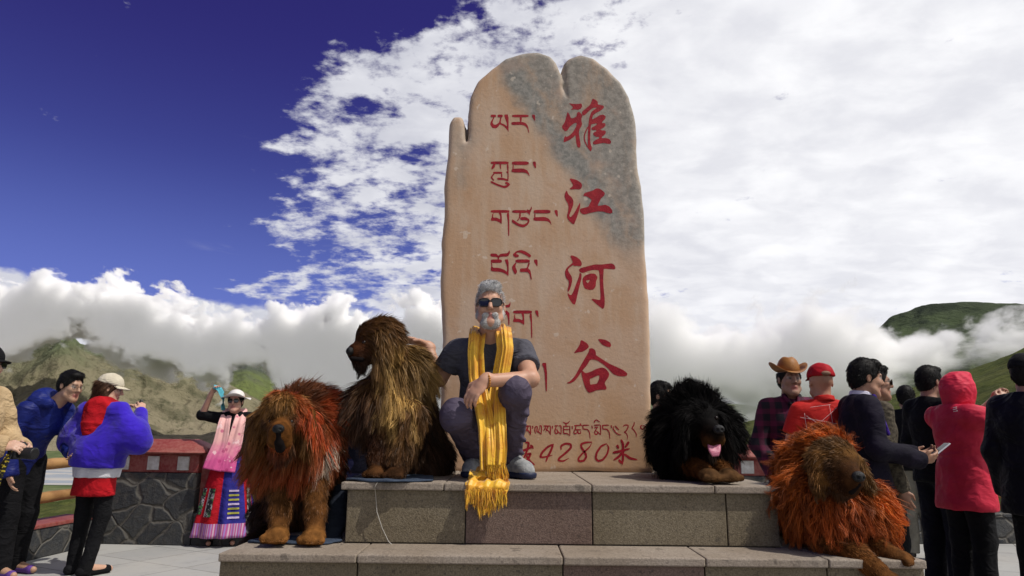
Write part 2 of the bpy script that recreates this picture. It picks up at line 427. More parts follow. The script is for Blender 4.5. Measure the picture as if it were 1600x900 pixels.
# ------------------------------------------------------------------ terrain, river, clouds
def interp_el(pts):
    a = [azel(x, y) for x, y in pts]; a.sort()
    return np.array([i for i, _ in a]), np.array([j for _, j in a])
def polar_sheet(name, ridge_px, r0, rp, r1, z0, z1, material, amp, freq, az0, az1, naz=260, nr=120, power=1.0, seed=1, zin=None, gully=0.0):
    A, E = interp_el(ridge_px); az = np.linspace(az0, az1, naz); r = r0*(r1/r0)**np.linspace(0, 1, nr)
    el_ = np.interp(az, A, E); zr = EYE + rp*np.tan(el_)
    AZ, R = np.meshgrid(az, r, indexing='ij'); ZR = zr[:, None]
    up = np.clip((R-r0)/(rp-r0), 0, 1); dn = np.clip((R-rp)/(r1-rp), 0, 1); dn = dn*dn*(3-2*dn)
    z = np.where(R <= rp, z0+(ZR-z0)*up**power, ZR+(z1-ZR)*dn)
    Xw, Yw = R*np.sin(AZ), R*np.cos(AZ); Q = np.stack([Xw, Yw, 0*Xw], -1)*freq
    f1 = fbm(Q, 6, seed, .52); rid = 1-np.abs(fbm(Q*.8+3.1, 5, seed+20, .5))*2.4
    env = np.clip(up*1.6, 0, 1)*(1-.45*np.exp(-((R-rp)/(rp*.07))**2))
    ridA = 1-np.abs(fbm(np.stack([AZ*30+f1*2.2, np.log(R)*4+f1, 0*AZ], -1), 4, seed+40, .55))*2.3
    z = z + env*(amp*f1 + gully*(rid-.45) + gully*.16*(ridA-.45)*np.clip(up*3, 0, 1))
    V = np.stack([Xw, Yw, z], -1).reshape(-1, 3); i = np.arange(naz*nr).reshape(naz, nr)
    Fq = np.stack([i[:-1, :-1], i[1:, :-1], i[1:, 1:], i[:-1, 1:]], -1).reshape(-1, 4)
    return mesh_obj(name, V, Fq, material, None, True)

def mountain_mat(name, low, mid, high, z0, z1, scale, patch=.5, dark=(.05, .055, .03), relief=38):
    m = mat(name, (.2, .2, .2), .95, spec=.05); b = bsdf(m); c = coord('Object'); z = sep(c)[2]
    n1 = noise(c, scale, 8, .62); n2 = noise(c, scale*4.2, 6, .6, .4); n3 = noise(c, scale*17, 5, .65)
    h = (z-z0)/(z1-z0) + (n1-.5)*.9
    col = mixc(sstep(.1, .42, h), low, mid); col = mixc(sstep(.42, .8, h), col, high)
    col = mixc(sstep(.5, .64, n2)*patch, col, dark); col = mixc(sstep(.54, .66, n3)*.55, col, dark)
    col = mixc(sstep(.56, .72, n1)*.4, col, (.20, .17, .11))
    lk(col, b.inputs['Base Color']); bn = m.node_tree.nodes.new('ShaderNodeBump'); bn.inputs['Strength'].default_value = 1; bn.inputs['Distance'].default_value = relief
    lk(S.op('ABSOLUTE', noise(c, scale*5, 8, .62, .3)-.5)*-2 + noise(c, scale*22, 6, .7)*.35, bn.inputs['Height']); lk(bn.outputs[0], b.inputs['Normal']); return m
VAL = -110.0
M_val = mat('valley_floor', (.10, .13, .05), .95, (.16, .17, .09), .004, spec=.05, fine=((.05, .08, .03), .02, .7))
V = [(-40000, -40000, VAL), (40000, -40000, VAL), (40000, 60000, VAL), (-40000, 60000, VAL)]
tag(mesh_obj('valley_floor', V, [(0, 1, 2, 3)], M_val, None, False), kind='structure')
# braided river flats of pale sand and water
rm = mat('river_flats', (.42, .41, .38), .6, (.30, .32, .33), .003, spec=.3); b = bsdf(rm); c = coord('Object')
f = sstep(.47, .53, noise(mapping(c, (.0008, .004, 1)), 3.0, 6, .6, .6)); lk(mixc(f, (.43, .41, .37), (.27, .30, .33)), b.inputs['Base Color'])
R0 = []
for k in range(60):
    x = -9000+k*300; e = 140*math.sin(x*.0011)+90*math.sin(x*.0029+1); R0.append((x, 1560+e*.6+x*.02, VAL+.6)); R0.append((x, 2750+e*1.1+x*.03, VAL+.6))
Fc = [(2*k, 2*k+2, 2*k+3, 2*k+1) for k in range(59)]
tag(mesh_obj('river', R0, Fc, rm, None, True), kind='structure')

M_far = mountain_mat('mountain_slope', (.235, .205, .14), (.20, .18, .115), (.10, .125, .065), -110, 900, .0011, .55)
M_right = mountain_mat('mountain_green', (.10, .12, .06), (.07, .095, .045), (.06, .075, .05), -110, 700, .0022, .7, (.03, .04, .028), 25)
M_back = mountain_mat('mountain_back', (.12, .14, .05), (.13, .16, .055), (.05, .055, .07), 0, 1200, .0012, .35)
L1 = [(-500, 545), (-200, 590), (0, 572), (30, 556), (56, 541), (78, 525), (98, 513), (110, 515), (126, 530), (160, 538), (220, 552), (300, 590), (360, 612), (430, 640), (500, 655), (620, 668), (760, 672)]
tag(polar_sheet('mountain', L1, 4200, 6400, 9500, VAL-5, VAL, M_far, 150, 1/900, math.radians(-50), math.radians(0), 620, 300, 1.15, 3, gully=190), kind='structure')
L2 = [(150, 640), (250, 585), (330, 562), (385, 556), (430, 590), (500, 612), (600, 628), (760, 630), (1000, 628), (1060, 618), (1130, 622), (1220, 632), (1320, 650)]
tag(polar_sheet('mountain', L2, 6500, 9500, 14000, VAL-5, VAL, M_back, 170, 1/1500, math.radians(-36), math.radians(28), 380, 130, 1.2, 9, gully=180), kind='structure')
L3 = [(1090, 690), (1180, 650), (1300, 590), (1390, 506), (1440, 486), (1500, 474), (1600, 470), (1750, 430), (1900, 420)]
tag(polar_sheet('mountain', L3, 1500, 2900, 5000, VAL-5, VAL, M_right, 55, 1/520, math.radians(12), math.radians(58), 340, 140, 1.1, 5, gully=60), kind='structure')
gm = mat('hill_grass', (.075, .095, .022), .95, (.12, .125, .04), .05, spec=.05, detail=9, fine=((.035, .048, .014), .35, .75))
b = bsdf(gm); 
bn = gm.node_tree.nodes.new('ShaderNodeBump'); bn.inputs['Strength'].default_value = .9; bn.inputs['Distance'].default_value = 2.0
lk(noise(coord('Object'), .22, 8, .7), bn.inputs['Height']); lk(bn.outputs[0], b.inputs['Normal'])
L4 = [(-400, 830), (0, 800), (200, 775), (330, 760), (500, 775), (700, 760), (900, 720), (1050, 684), (1130, 668), (1187, 655), (1260, 648), (1330, 637), (1394, 619), (1450, 600), (1525, 573), (1600, 542), (1700, 500), (1900, 470)]
tag(polar_sheet('hillside', L4, 14, 260, 420, -3.5, VAL, gm, 3.2, 1/42, math.radians(-62), math.radians(62), 420, 120, 1.0, 7, gully=2.2), kind='structure')

# cloud banks hanging on the slopes: closed boxes of cloud air with ragged density
SC.cycles.volume_bounces = 12; SC.cycles.volume_max_steps = 400; SC.cycles.volume_step_rate = 0.2; SC.cycles.volume_preview_step_rate = 1.0
def curve(x, pts):
    n = S.nt.nodes.new('ShaderNodeFloatCurve'); lo, hi = pts[0][0], pts[-1][0]; ylo = min(p[1] for p in pts); yhi = max(p[1] for p in pts)+1e-6
    c = n.mapping.curves[0]
    for i, (a, b) in enumerate(pts):
        q = ((a-lo)/(hi-lo), (b-ylo)/(yhi-ylo))
        if i < 2: c.points[i].location = q if i == 0 else c.points[i].location
        if i == 0: continue
        if i == len(pts)-1: c.points[len(c.points)-1].location = q
        else: c.points.new(*q)
    n.mapping.update(); lk((x-lo)/(hi-lo), n.inputs['Value']); return S(n.outputs[0])*(yhi-ylo)+ylo
def cloud_air(name, label, lo, hi, dens, expr):
    m = bpy.data.materials.new(name); m.use_nodes = True; nt = m.node_tree; S.nt = nt
    for n in list(nt.nodes): nt.nodes.remove(n)
    out = nt.nodes.new('ShaderNodeOutputMaterial'); pv = nt.nodes.new('ShaderNodeVolumePrincipled')
    pv.inputs['Color'].default_value = (1, 1, 1, 1)
    geo = nt.nodes.new('ShaderNodeNewGeometry'); lk(expr(geo.outputs['Position'])*dens, pv.inputs['Density']); lk(pv.outputs[0], out.inputs['Volume'])
    ob = bm_obj(name, box_bm(lo, hi, 0), m); tag(ob, label, 'cloud', None, 'stuff'); return ob
def zat(x, y, Y): return float(at(x, y, Y)[2])
YL = 4000.0
def left_cloud(pos):
    x, y, z = sep(pos); u = x*(1.0*YL/y)                         # sideways position seen from the terrace, in metres at YL
    def prof(pts): return curve(u, [(float(at(a, b, YL)[0]), zat(a, b, YL)) for a, b in pts])
    zz = EYE + (z-EYE)*(YL/y)
    bot = prof([(-300, 560), (0, 555), (65, 524), (105, 512), (150, 524), (215, 556), (270, 585), (330, 600), (350, 596), (372, 575), (400, 572), (425, 600), (470, 630), (560, 640), (760, 640)])
    top_ = prof([(-300, 440), (0, 452), (105, 462), (200, 455), (300, 468), (420, 480), (520, 492), (620, 500), (760, 505)])
    nb = noise(mapping(pos, (1, .35, 1.2)), .0046, 8, .66, .15); ns = noise(mapping(pos, (1, .3, 1.2)), .0012, 3, .5)
    dz = (nb-.5)*900 + (ns-.5)*520
    return sstep(-15, 60, zz-bot+dz*.75)*sstep(-8, 34, top_-zz+dz)
cloud_air('cloud_bank', 'white cumulus bank clinging to the ridge of the left mountains', (-4600, 3800, 20), (300, 4200, 1300), .045, left_cloud)
YR = 1400.0
def right_cloud(pos):
    x, y, z = sep(pos); u = x*(1.0*YR/y)
    def prof(pts): return curve(u, [(float(at(a, b, YR)[0]), zat(a, b, YR)) for a, b in pts])
    zz = EYE + (z-EYE)*(YR/y)
    bot = prof([(850, 630), (1000, 628), (1100, 626), (1180, 640), (1260, 640), (1330, 620), (1380, 612), (1450, 588), (1520, 560), (1600, 540), (1750, 500)])
    top_ = prof([(850, 500), (1000, 500), (1200, 505), (1330, 490), (1385, 505), (1430, 522), (1500, 530), (1560, 522), (1600, 520), (1750, 480)])
    nb = noise(mapping(pos, (1, .35, 1.1)), .012, 8, .67, .2); ns = noise(mapping(pos, (1, .3, 1.1)), .0035, 3, .5)
    dz = (nb-.5)*400 + (ns-.5)*220
    return sstep(-25, 40, zz-bot+dz*.55)*sstep(-14, 30, top_-zz+dz)
cloud_air('cloud_bank', 'grey white mist drifting over the dark green mountain on the right', (120, 1260, -20), (1750, 1420, 480), .05, right_cloud)

# ------------------------------------------------------------------ terrace floor
tm = mat('terrace_paving', (.33, .33, .32), .8, bump=.25, bscale=90); b = bsdf(tm); c = coord('Object')
br = tm.node_tree.nodes.new('ShaderNodeTexBrick'); lk(mapping(c, rot=(0, 0, math.radians(28))), br.inputs['Vector'])
br.inputs['Scale'].default_value = 1; br.inputs['Brick Width'].default_value = .62; br.inputs['Row Height'].default_value = .62; br.inputs['Mortar Size'].default_value = .006
br.offset = 0.0; br.inputs['Color1'].default_value = (.34, .345, .335, 1); br.inputs['Color2'].default_value = (.28, .285, .28, 1); br.inputs['Mortar'].default_value = (.10, .10, .095, 1)
col = mixc(sstep(.3, .75, noise(c, 1.3, 8, .65)) * .5, br.outputs[0], (.40, .38, .34)); col = mixc(sstep(.52, .7, noise(c, 5, 8, .7))*.35, col, (.16, .155, .14))
lk(col, b.inputs['Base Color'])
GX = [(-9, -3), (9, -3), (9.5, 9.1), (-3.0, 9.1), (-5.6, 8.6), (-9, 5)]
V = [(x, y, 0) for x, y in GX]+[(x, y, -1.2) for x, y in GX]; n = len(GX)
tag(mesh_obj('terrace', V, [tuple(range(n))]+[((i+1) % n, i, n+i, n+(i+1) % n) for i in range(n)], tm, None, False), kind='structure')

# ------------------------------------------------------------------ parapet walls of dark rubble with red caps and log rails
sm = mat('rubble_stone', (.05, .055, .06), .75, bump=.5, bscale=25); b = bsdf(sm); c = coord('Object')
vo = sm.node_tree.nodes.new('ShaderNodeTexVoronoi'); vo.feature = 'DISTANCE_TO_EDGE'; vo.inputs['Scale'].default_value = 3.0; vo.inputs['Randomness'].default_value = 1
wv = combine(sep(c)[0] + noise(c, 3, 2)*.25, sep(c)[1], sep(c)[2]*1.25 + noise(c, 3.5, 2)*.2); lk(wv, vo.inputs['Vector'])
v2 = sm.node_tree.nodes.new('ShaderNodeTexVoronoi'); v2.inputs['Scale'].default_value = 3.0; lk(wv, v2.inputs['Vector'])
stone = mixc(S(v2.outputs['Color']), (.022, .025, .031), (.060, .062, .062)); stone = mixc(sstep(.4, .7, noise(c, 14, 6, .65))*.6, stone, (.085, .08, .07))
lk(mixc(sstep(.03, .055, S(vo.outputs['Distance']) + (noise(c, 16, 3)-.5)*.03), (.105, .098, .085), stone), b.inputs['Base Color'])
bn = sm.node_tree.nodes.new('ShaderNodeBump'); bn.inputs['Strength'].default_value = .8; bn.inputs['Distance'].default_value = .03; lk(sstep(0, .07, S(vo.outputs['Distance'])) + noise(c, 13, 8, .7)*1.3, bn.inputs['Height']); lk(bn.outputs[0], b.inputs['Normal'])
redm = mat('red_paint', (.19, .022, .022), .55, (.24, .06, .05), 6, bump=.3, bscale=40, fine=((.33, .16, .13), 30, .35))
whm = mat('white_panel', (.62, .62, .6), .8, (.45, .44, .4), 9, bump=.2, fine=((.18, .14, .11), 22, .25))
wood = mat('log_wood', (.36, .20, .075), .6, (.22, .11, .04), 5, bump=.3, bscale=40)
def on_floor(x, y): p = onz(x, y, 0); return P(p[0], p[1], 0)
def wall_piece(p0, p1, thick, z0, z1, material, name, parent, bevel=.01):
    d = unit(p1-p0); nrm = P(d[1], -d[0], 0)
    if nrm[1] > 0: nrm = -nrm
    q = [p0, p1, p1-nrm*thick, p0-nrm*thick]
    bm = box_bm((0, 0, 0), (1, 1, 1), bevel, 2, corners=[(*a[:2], z0) for a in q]+[(*a[:2], z1) for a in q])
    bmesh.ops.recalc_face_normals(bm, faces=bm.faces); return bm_obj(name, bm, material, parent)
def capped_wall(p0, p1, label, thick=.42, h=1.04, nwin=3, phase=0.5):
    t = thing('parapet_wall', label, 'wall', (*((p0+p1)/2)[:2], 0), 'stone parapet walls with red caps'); d = unit(p1-p0); L = np.linalg.norm(p1-p0)
    nrm = P(d[1], -d[0], 0)
    if nrm[1] > 0: nrm = -nrm
    wall_piece(p0, p1, thick, 0, h-.30, sm, 'wall', t)
    wall_piece(p0-nrm*.02, p1-nrm*.02, thick-.04, h-.298, h-.10, redm, 'frieze', t)
    for k in range(nwin):
        c0 = p0+d*(L*(k+phase-.19)/nwin)+nrm*-.005; c1 = p0+d*(L*(k+phase+.19)/nwin)+nrm*-.005
        wall_piece(c0, c1, .03, h-.27, h-.125, whm, 'white_panel', t, .004)
    # sloped red cap
    e = .07; a = [p0-d*e+nrm*e, p1+d*e+nrm*e, p1+d*e-nrm*(thick+e), p0-d*e-nrm*(thick+e)]; g = .16
    b_ = [p0+d*g-nrm*g*.6, p1-d*g-nrm*g*.6, p1-d*g-nrm*(thick-.1), p0+d*g-nrm*(thick-.1)]
    bm = bmesh.new(); rings = [[bm.verts.new((*q[:2], z)) for q in ring] for ring, z in ((a, h-.098), (a, h-.065), (b_, h+.055))]
    bm.faces.new(rings[0][::-1]); bm.faces.new(rings[2])
    for r0_, r1_ in zip(rings[:-1], rings[1:]):
        for i in range(4): bm.faces.new((r0_[i], r0_[(i+1) % 4], r1_[(i+1) % 4], r1_[i]))
    bmesh.ops.recalc_face_normals(bm, faces=bm.faces); bmesh.ops.bevel(bm, geom=list(bm.edges), offset=.012, segments=2, affect='EDGES')
    bm_obj('cap', bm, redm, t, True); return t
pA0 = on_floor(152, 850); pA1 = on_floor(296, 853)
capped_wall(pA0, pA1, 'dark rubble parapet wall with sloped red cap and three white panels, left of the log rails')
def low_fence(p0, p1, label, posts, rails=(.36, .72), h=.32, red=False, thick=.35):
    t = thing('log_fence', label, 'fence', (*((p0+p1)/2)[:2], 0), 'log rail fences'); d = unit(p1-p0); L = np.linalg.norm(p1-p0)
    nrm = P(d[1], -d[0], 0)
    if nrm[1] > 0: nrm = -nrm
    wall_piece(p0, p1, thick, 0, h-.03, sm, 'base_wall', t)
    wall_piece(p0+nrm*.01, p1+nrm*.01, thick+.02, h-.028, h+.01, redm if red else sm, 'coping', t, .008)
    for k in posts:
        c0 = p0+d*(L*k-.07)-nrm*.10; c1 = p0+d*(L*k+.07)-nrm*.10
        wall_piece(c0, c1, .14, h+.012, 1.0, redm, 'post', t)
    for z in rails:
        a = p0+d*.02-nrm*.17; pts = [(*(a+d*(L-.04)*s)[:2], z+h-.02+.008*math.sin(s*9)) for s in np.linspace(0, 1, 9)]
        v, f = tube(pts, [.052+.004*math.sin(i*2.3) for i in range(9)], 12); mesh_obj('rail', v, f, wood, t)
    return t
pB0 = pA1 + unit(pA1-pA0)*.01; pB1 = on_floor(760, 858)
low_fence(pB0, P(pB1[0], pB0[1]+.1, 0), 'log rail fence on low dark stone base behind the woman in the pink scarf', (.02, .52, .97), rails=(.25, .57))
pC1 = on_floor(148, 852); pC0 = on_floor(-160, 925)
low_fence(pC0, pC1, 'log rail fence on low stone base with red coping at the left edge', (.05, .62), rails=(.25, .57), red=True, h=.30)
pD0 = on_floor(1030, 853); pD1 = on_floor(1240, 857)
capped_wall(P(2.2, 8.15, 0), P(3.75, 8.15, 0), 'dark rubble parapet wall with red cap behind the black dog', nwin=4, phase=.42)
low_fence(P(3.9, 8.2, 0), P(8.6, 8.6, 0), 'log rail fence on low stone base behind the crowd on the right', (.03, .5, .98), rails=(.25, .57))

# ------------------------------------------------------------------ pedestal with granite slabs
def granite(name, a, b_, c_, warm=.5):
    m = mat(name, a, .75, bump=.35, bscale=160, spec=.25); b = bsdf(m); c = coord('Object')
    sp = noise(c, 150, 3, .7); sp2 = noise(c, 70, 4, .6); big = noise(c, 2.2, 6, .6)
    oi = m.node_tree.nodes.new('ShaderNodeObjectInfo')
    col = mixc(sstep(.42, .60, sp), a, b_); col = mixc(sstep(.54, .68, sp2)*.6, col, c_)
    col = mixc(sstep(.38, .72, big)*.5, col, mixc(1.0, col, (.62, .56, .46), 'MULTIPLY'))
    col = mixc(sstep(.56, .70, noise(mapping(c, (1, 1, .35)), 4.5, 8, .72))*.5, col, (.07, .06, .05)); col = mixc(sstep(.66, .70, noise(c, 11, 3, .5))*.5, col, (.05, .042, .035)); col = mixc(sstep(.60, .75, noise(c, 1.1, 5, .6))*.4, col, (.30, .27, .22))
    lk(col, b.inputs['Base Color']); return m
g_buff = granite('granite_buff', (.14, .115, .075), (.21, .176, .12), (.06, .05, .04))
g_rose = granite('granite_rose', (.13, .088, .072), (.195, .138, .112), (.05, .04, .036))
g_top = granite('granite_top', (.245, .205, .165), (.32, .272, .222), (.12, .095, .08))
TOP = .975; STEP = .71; YF = 3.23
def edge_x(px_, z): return onz(px_, {TOP: 757, STEP: 874}[z], z)[0]
ped = thing('stone_pedestal', 'stepped granite pedestal of buff and rose slabs under the carved stone', 'pedestal', (.25, 3.9, 0))
core = mat('mortar', (.10, .09, .08), .9)
def slab(name, lo, hi, m, bev=.004, parent=ped): return bm_obj(name, box_bm(lo, hi, bev, 2), m, parent)
XL, XR, YB = -.755, 1.235, 4.95
slab('core', (XL+.03, YF+.04, 0.02), (XR-.03, YB-.02, TOP-.04), core, 0)
# risers
xs = [XL+.012, -.20, .375, .985, XR-.012]
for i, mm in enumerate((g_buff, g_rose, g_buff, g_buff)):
    slab('riser_slab', (xs[i]+.0025, YF+.012, STEP+.002), (xs[i+1]-.0025, YF+.042, TOP-.034), mm)
for y0, y1 in ((YF+.045, 4.05), (4.055, YB)):
    slab('riser_slab', (XR-.042, y0, STEP+.002), (XR-.012, y1-.004, TOP-.034), g_buff); slab('riser_slab', (XL+.012, y0, STEP+.002), (XL+.042, y1-.004, TOP-.034), g_buff)
tx = [XL, -.30, .372, .93, XR]
for i in range(4):
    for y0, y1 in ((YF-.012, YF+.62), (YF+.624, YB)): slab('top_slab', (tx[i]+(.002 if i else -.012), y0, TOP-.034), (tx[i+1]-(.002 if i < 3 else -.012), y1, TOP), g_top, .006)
# step
SL, SR, SYF = -1.185, 1.70, 2.955
slab('core', (SL+.03, SYF+.04, .02), (SR-.03, YF+.005, STEP-.034), core, 0)
slab('core', (SL+.03, YF+.006, .021), (XL+.02, 4.3, STEP-.034), core, 0); slab('core', (XR-.02, YF+.006, .021), (SR-.03, 4.3, STEP-.034), core, 0)
sx = [SL, -.62, .22, .80, 1.30, SR]
for i in range(5):
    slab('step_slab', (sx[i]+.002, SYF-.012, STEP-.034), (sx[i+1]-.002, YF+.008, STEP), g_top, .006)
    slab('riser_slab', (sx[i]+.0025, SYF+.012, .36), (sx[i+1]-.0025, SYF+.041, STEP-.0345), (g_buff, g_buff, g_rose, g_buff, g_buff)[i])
slab('step_slab', (SL+.002, YF+.011, STEP-.034), (XL+.010, 4.3, STEP-.0005), g_top, .006); slab('step_slab', (XR-.010, YF+.011, STEP-.034), (SR-.002, 4.3, STEP-.0005), g_top, .006)
slab('riser_slab', (SL+.012, SYF+.045, .36), (SL+.0405, 4.28, STEP-.0345), g_buff); slab('riser_slab', (SR-.0405, SYF+.045, .36), (SR-.012, 4.28, STEP-.0345), g_buff)
# lower step, mostly below the frame
slab('step_slab', (SL-.42, SYF-.40, .32), (SR+.42, SYF+.008, .355), g_top, .006); slab('riser_slab', (SL-.40, SYF-.38, .01), (SR+.40, SYF-.34, .3195), g_buff)
slab('step_slab', (SL-.42, SYF+.0105, .32), (SL+.008, 4.5, .3548), g_top, .006); slab('step_slab', (SR-.008, SYF+.0105, .32), (SR+.42, 4.5, .3548), g_top, .006)
slab('riser_slab', (SL-.40, SYF-.337, .01), (SL-.36, 4.48, .3195), g_buff); slab('riser_slab', (SR+.36, SYF-.337, .01), (SR+.40, 4.48, .3195), g_buff)

# ------------------------------------------------------------------ the carved stone
YS = 4.24                                                     # plane of the carved face
mon = thing('carved_stone', 'tall pale orange and grey boulder carved with red Tibetan and Chinese writing on the pedestal', 'monument', (.25, YS+.2, TOP))
OUT = [(690, 742), (689, 640), (688, 520), (687, 430), (690, 370), (695, 320), (697, 270), (701, 225), (704, 190), (709, 181), (722, 180), (726, 190), (728.3, 219), (731, 205), (730, 180), (735, 152), (748, 127), (768, 106), (790, 91), (815, 83), (842, 80), (860, 85), (870, 95), (874, 103), (877, 112), (879.5, 110), (879, 103), (880, 97), (888, 89), (908, 84), (928, 90), (950, 106), (970, 126), (984, 150), (992, 185), (996, 230), (1000, 280), (1006, 340), (1010, 400), (1015, 470), (1019, 560), (1022, 650), (1024, 742)]
poly = np.array([at(x, y, YS)[[0, 2]] for x, y in OUT]); poly[0, 1] = poly[-1, 1] = TOP-.01
def poly_sd(pts, Q):
    d = np.full(Q.shape[:-1], 1e9); inside = np.zeros(Q.shape[:-1], bool)
    for i in range(len(pts)):
        a, b = pts[i], pts[i-1]; e = b-a; w_ = Q-a
        t = np.clip((w_@e)/(e@e), 0, 1); d = np.minimum(d, ((w_-t[..., None]*e)**2).sum(-1))
        c = (a[1] <= Q[..., 1]) != (b[1] <= Q[..., 1])
        inside ^= c & (Q[..., 0] < e[0]*(Q[..., 1]-a[1])/(e[1]+1e-12)+a[0])
    d = np.sqrt(d); return np.where(inside, -d, d)
h = .011; lo = np.array([poly[:, 0].min()-.08, YS-.06, TOP-.06]); n = np.ceil((np.array([poly[:, 0].max()+.08, YS+.50, poly[:, 1].max()+.08])-lo)/h).astype(int)
gx, gy, gz = [lo[i]+h*np.arange(n[i]) for i in range(3)]
Q2 = np.stack(np.meshgrid(gx, gz, indexing='ij'), -1)
d2 = poly_sd(poly, Q2)
d2 = d2 + .010*fbm(np.stack([Q2[..., 0]*3, Q2[..., 1]*3, 0*Q2[..., 0]], -1), 3, 5)
TH = .22; cz = YS+TH
dz = np.abs(gy-cz)-TH; rr = .034
side = d2[:, None, :] + .018*fbm(np.stack(np.meshgrid(gx*4, gy*7, gz*4, indexing='ij'), -1), 3, 8)*1.0
a = np.maximum(side+rr, 0); b_ = np.maximum(dz+rr, 0)[None, :, None]
D = np.sqrt(a*a+b_*b_) + np.minimum(np.maximum(side+rr, (dz+rr)[None, :, None]), 0) - rr
G3 = np.stack(np.meshgrid(gx, gy, gz, indexing='ij'), -1)
for seg_ in ([(876, 100), (880, 118), (881, 134), (885, 150)],):
    for s0_, s1_ in zip(seg_[:-1], seg_[1:]):
        a3, b3 = at(*s0_, YS), at(*s1_, YS); r3 = .030 if s1_[1] < 120 else .020
        D = np.maximum(D, -pdist(cone(a3+P(0, .0, 0), b3+P(0, .0, 0), r3, r3*.6), G3))
Vm, Fm = nets(D.astype(np.float32), lo, h, 2)
st = mat('orange_marble', (.5, .33, .2), .62, bump=.22, bscale=45, spec=.25); b = bsdf(st); S.nt = st.node_tree
cw = coord('Object'); x_, y_, z_ = sep(cw)              # metres from the middle of the stone's base
wob = noise(cw, 2.3, 6, .6); wob2 = noise(cw, 7, 6, .62)
vert = noise(mapping(cw, (5, 1, .8)), 2.2, 6, .6)
basec = mixc(sstep(.35, .65, wob), (.47, .315, .215), (.43, .25, .135))
basec = mixc(sstep(.42, .7, vert)*.6, basec, (.50, .375, .275)); basec = mixc(sstep(.55, .72, wob2)*.45, basec, (.38, .20, .09))
basec = mixc(sstep(.9, .1, z_)*.45, basec, (.44, .24, .095))
# grey-green vein running from the top down to the right, grey upper right corner
g1 = x_ - (-.22 + (2.63-z_)*.58) + (wob-.5)*.34 + (wob2-.5)*.12
vein = sstep(.17, .03, S.op('ABSOLUTE', g1)) * sstep(1.15, 1.6, z_ + (wob-.5)*.5)
ur = sstep(-.02, .16, g1 + (wob2-.5)*.3) * sstep(1.15, 1.65, z_ + (wob2-.5)*.6 + (wob-.5)*.9 + x_*.35) * .92
tl_ = sstep(.10, -.08, S.op('ABSOLUTE', x_+.58)-.02+(wob2-.5)*.3) * sstep(1.65, 2.0, z_ + (wob-.5)*.5) * .6
gf = S.op('MAXIMUM', S.op('MAXIMUM', vein, ur), tl_)
gf = gf*(sstep(.30, .52, noise(mapping(cw, (2.4, 1, .9), (0, .35, 0)), 2.4, 7, .65))*.55+.45)
grey = mixc(sstep(.35, .65, noise(cw, 26, 5, .7)), (.10, .112, .110), (.25, .245, .225)); grey = mixc(sstep(.5, .7, noise(cw, 5, 5, .6))*.6, grey, (.30, .21, .165))
colr = mixc(gf*.94, basec, grey)
colr = mixc(sstep(.63, .72, noise(cw, 38, 4, .7))*.35, colr, (.14, .10, .075))
colr = mixc(sstep(.70, .74, noise(cw, 17, 2, .5))*.5, colr, (.62, .52, .42))
flank_mix = sstep(-.02, .05, y_+.2)                                     # flanks behind the face mixed towards a paler tan
colr = mixc(flank_mix*.55, colr, (.60, .52, .43)); lk(colr, b.inputs['Base Color'])
mesh_obj('boulder', Vm, Fm, st, mon, True)

# ------------------------------------------------------------------ red writing on the stone
red = mat('red_lettering', (.30, .010, .022), .5, (.20, .005, .014), 30, bump=.3, bscale=120, spec=.2, fine=((.42, .03, .03), 14, .35))
LAYER = [0]
def zpt(o, q): p = at(o[0]+q[0]/9, o[1]+q[1]/9, YS); return np.array((p[0], p[2]))
def smooth_poly(q, it=1):
    q = np.array(q, float)
    for _ in range(it):
        nx_ = np.roll(q, -1, 0); a = q*.82+nx_*.18; b__ = q*.18+nx_*.82; q = np.stack([a, b__], 1).reshape(-1, 2)
    return q
def inscription(parts, name='inscription'):
    """parts: ('p', offset, outline[, hole]) filled shapes or ('s', offset, points, width) brush strokes"""
    bm = bmesh.new()
    for pt in parts:
        LAYER[0] = (LAYER[0]+1) % 9; y = YS-.0007-.00012*LAYER[0]
        if pt[0] == 'p':
            q = smooth_poly([zpt(pt[1], k) for k in pt[2]]); loops = [q]
            if len(pt) > 3: loops.append(smooth_poly([zpt(pt[1], k) for k in pt[3]]))
            es = []
            for lp in loops:
                vv = [bm.verts.new((a, y, c)) for a, c in lp]; es += [bm.edges.new((vv[i], vv[(i+1) % len(vv)])) for i in range(len(vv))]
            bmesh.ops.triangle_fill(bm, edges=es, use_beauty=True, use_dissolve=False)
        else:
            q = np.array([zpt(pt[1], k) for k in pt[2]]); wd = pt[3]/9*YS/F_PX*.5
            m = max(12, 6*len(q)); t = np.linspace(0, len(q)-1, m); q = np.stack([np.interp(t, range(len(q)), q[:, i]) for i in (0, 1)], 1)
            for _ in range(3): q[1:-1] = (q[:-2]+2*q[1:-1]+q[2:])/4
            T = np.gradient(q, axis=0); T /= np.linalg.norm(T, axis=1, keepdims=True)+1e-9; Nn = np.stack([-T[:, 1], T[:, 0]], 1)
            s = np.linspace(0, 1, m); ww = wd*(.75+.35*np.sin(s*3.0+.4))*np.clip(np.minimum(s*7+.45, (1-s)*7+.3), 0, 1)
            A = [bm.verts.new((*(q[i]+Nn[i]*ww[i]),)[:1]+(y,)+((q[i]+Nn[i]*ww[i])[1],)) for i in range(m)]
            B = [bm.verts.new(((q[i]-Nn[i]*ww[i])[0], y, (q[i]-Nn[i]*ww[i])[1])) for i in range(m)]
            for i in range(m-1): bm.faces.new((A[i], A[i+1], B[i+1], B[i]))
    bmesh.ops.recalc_face_normals(bm, faces=bm.faces)
    return bm_obj(name, bm, red, mon, False)
o = (860, 145)
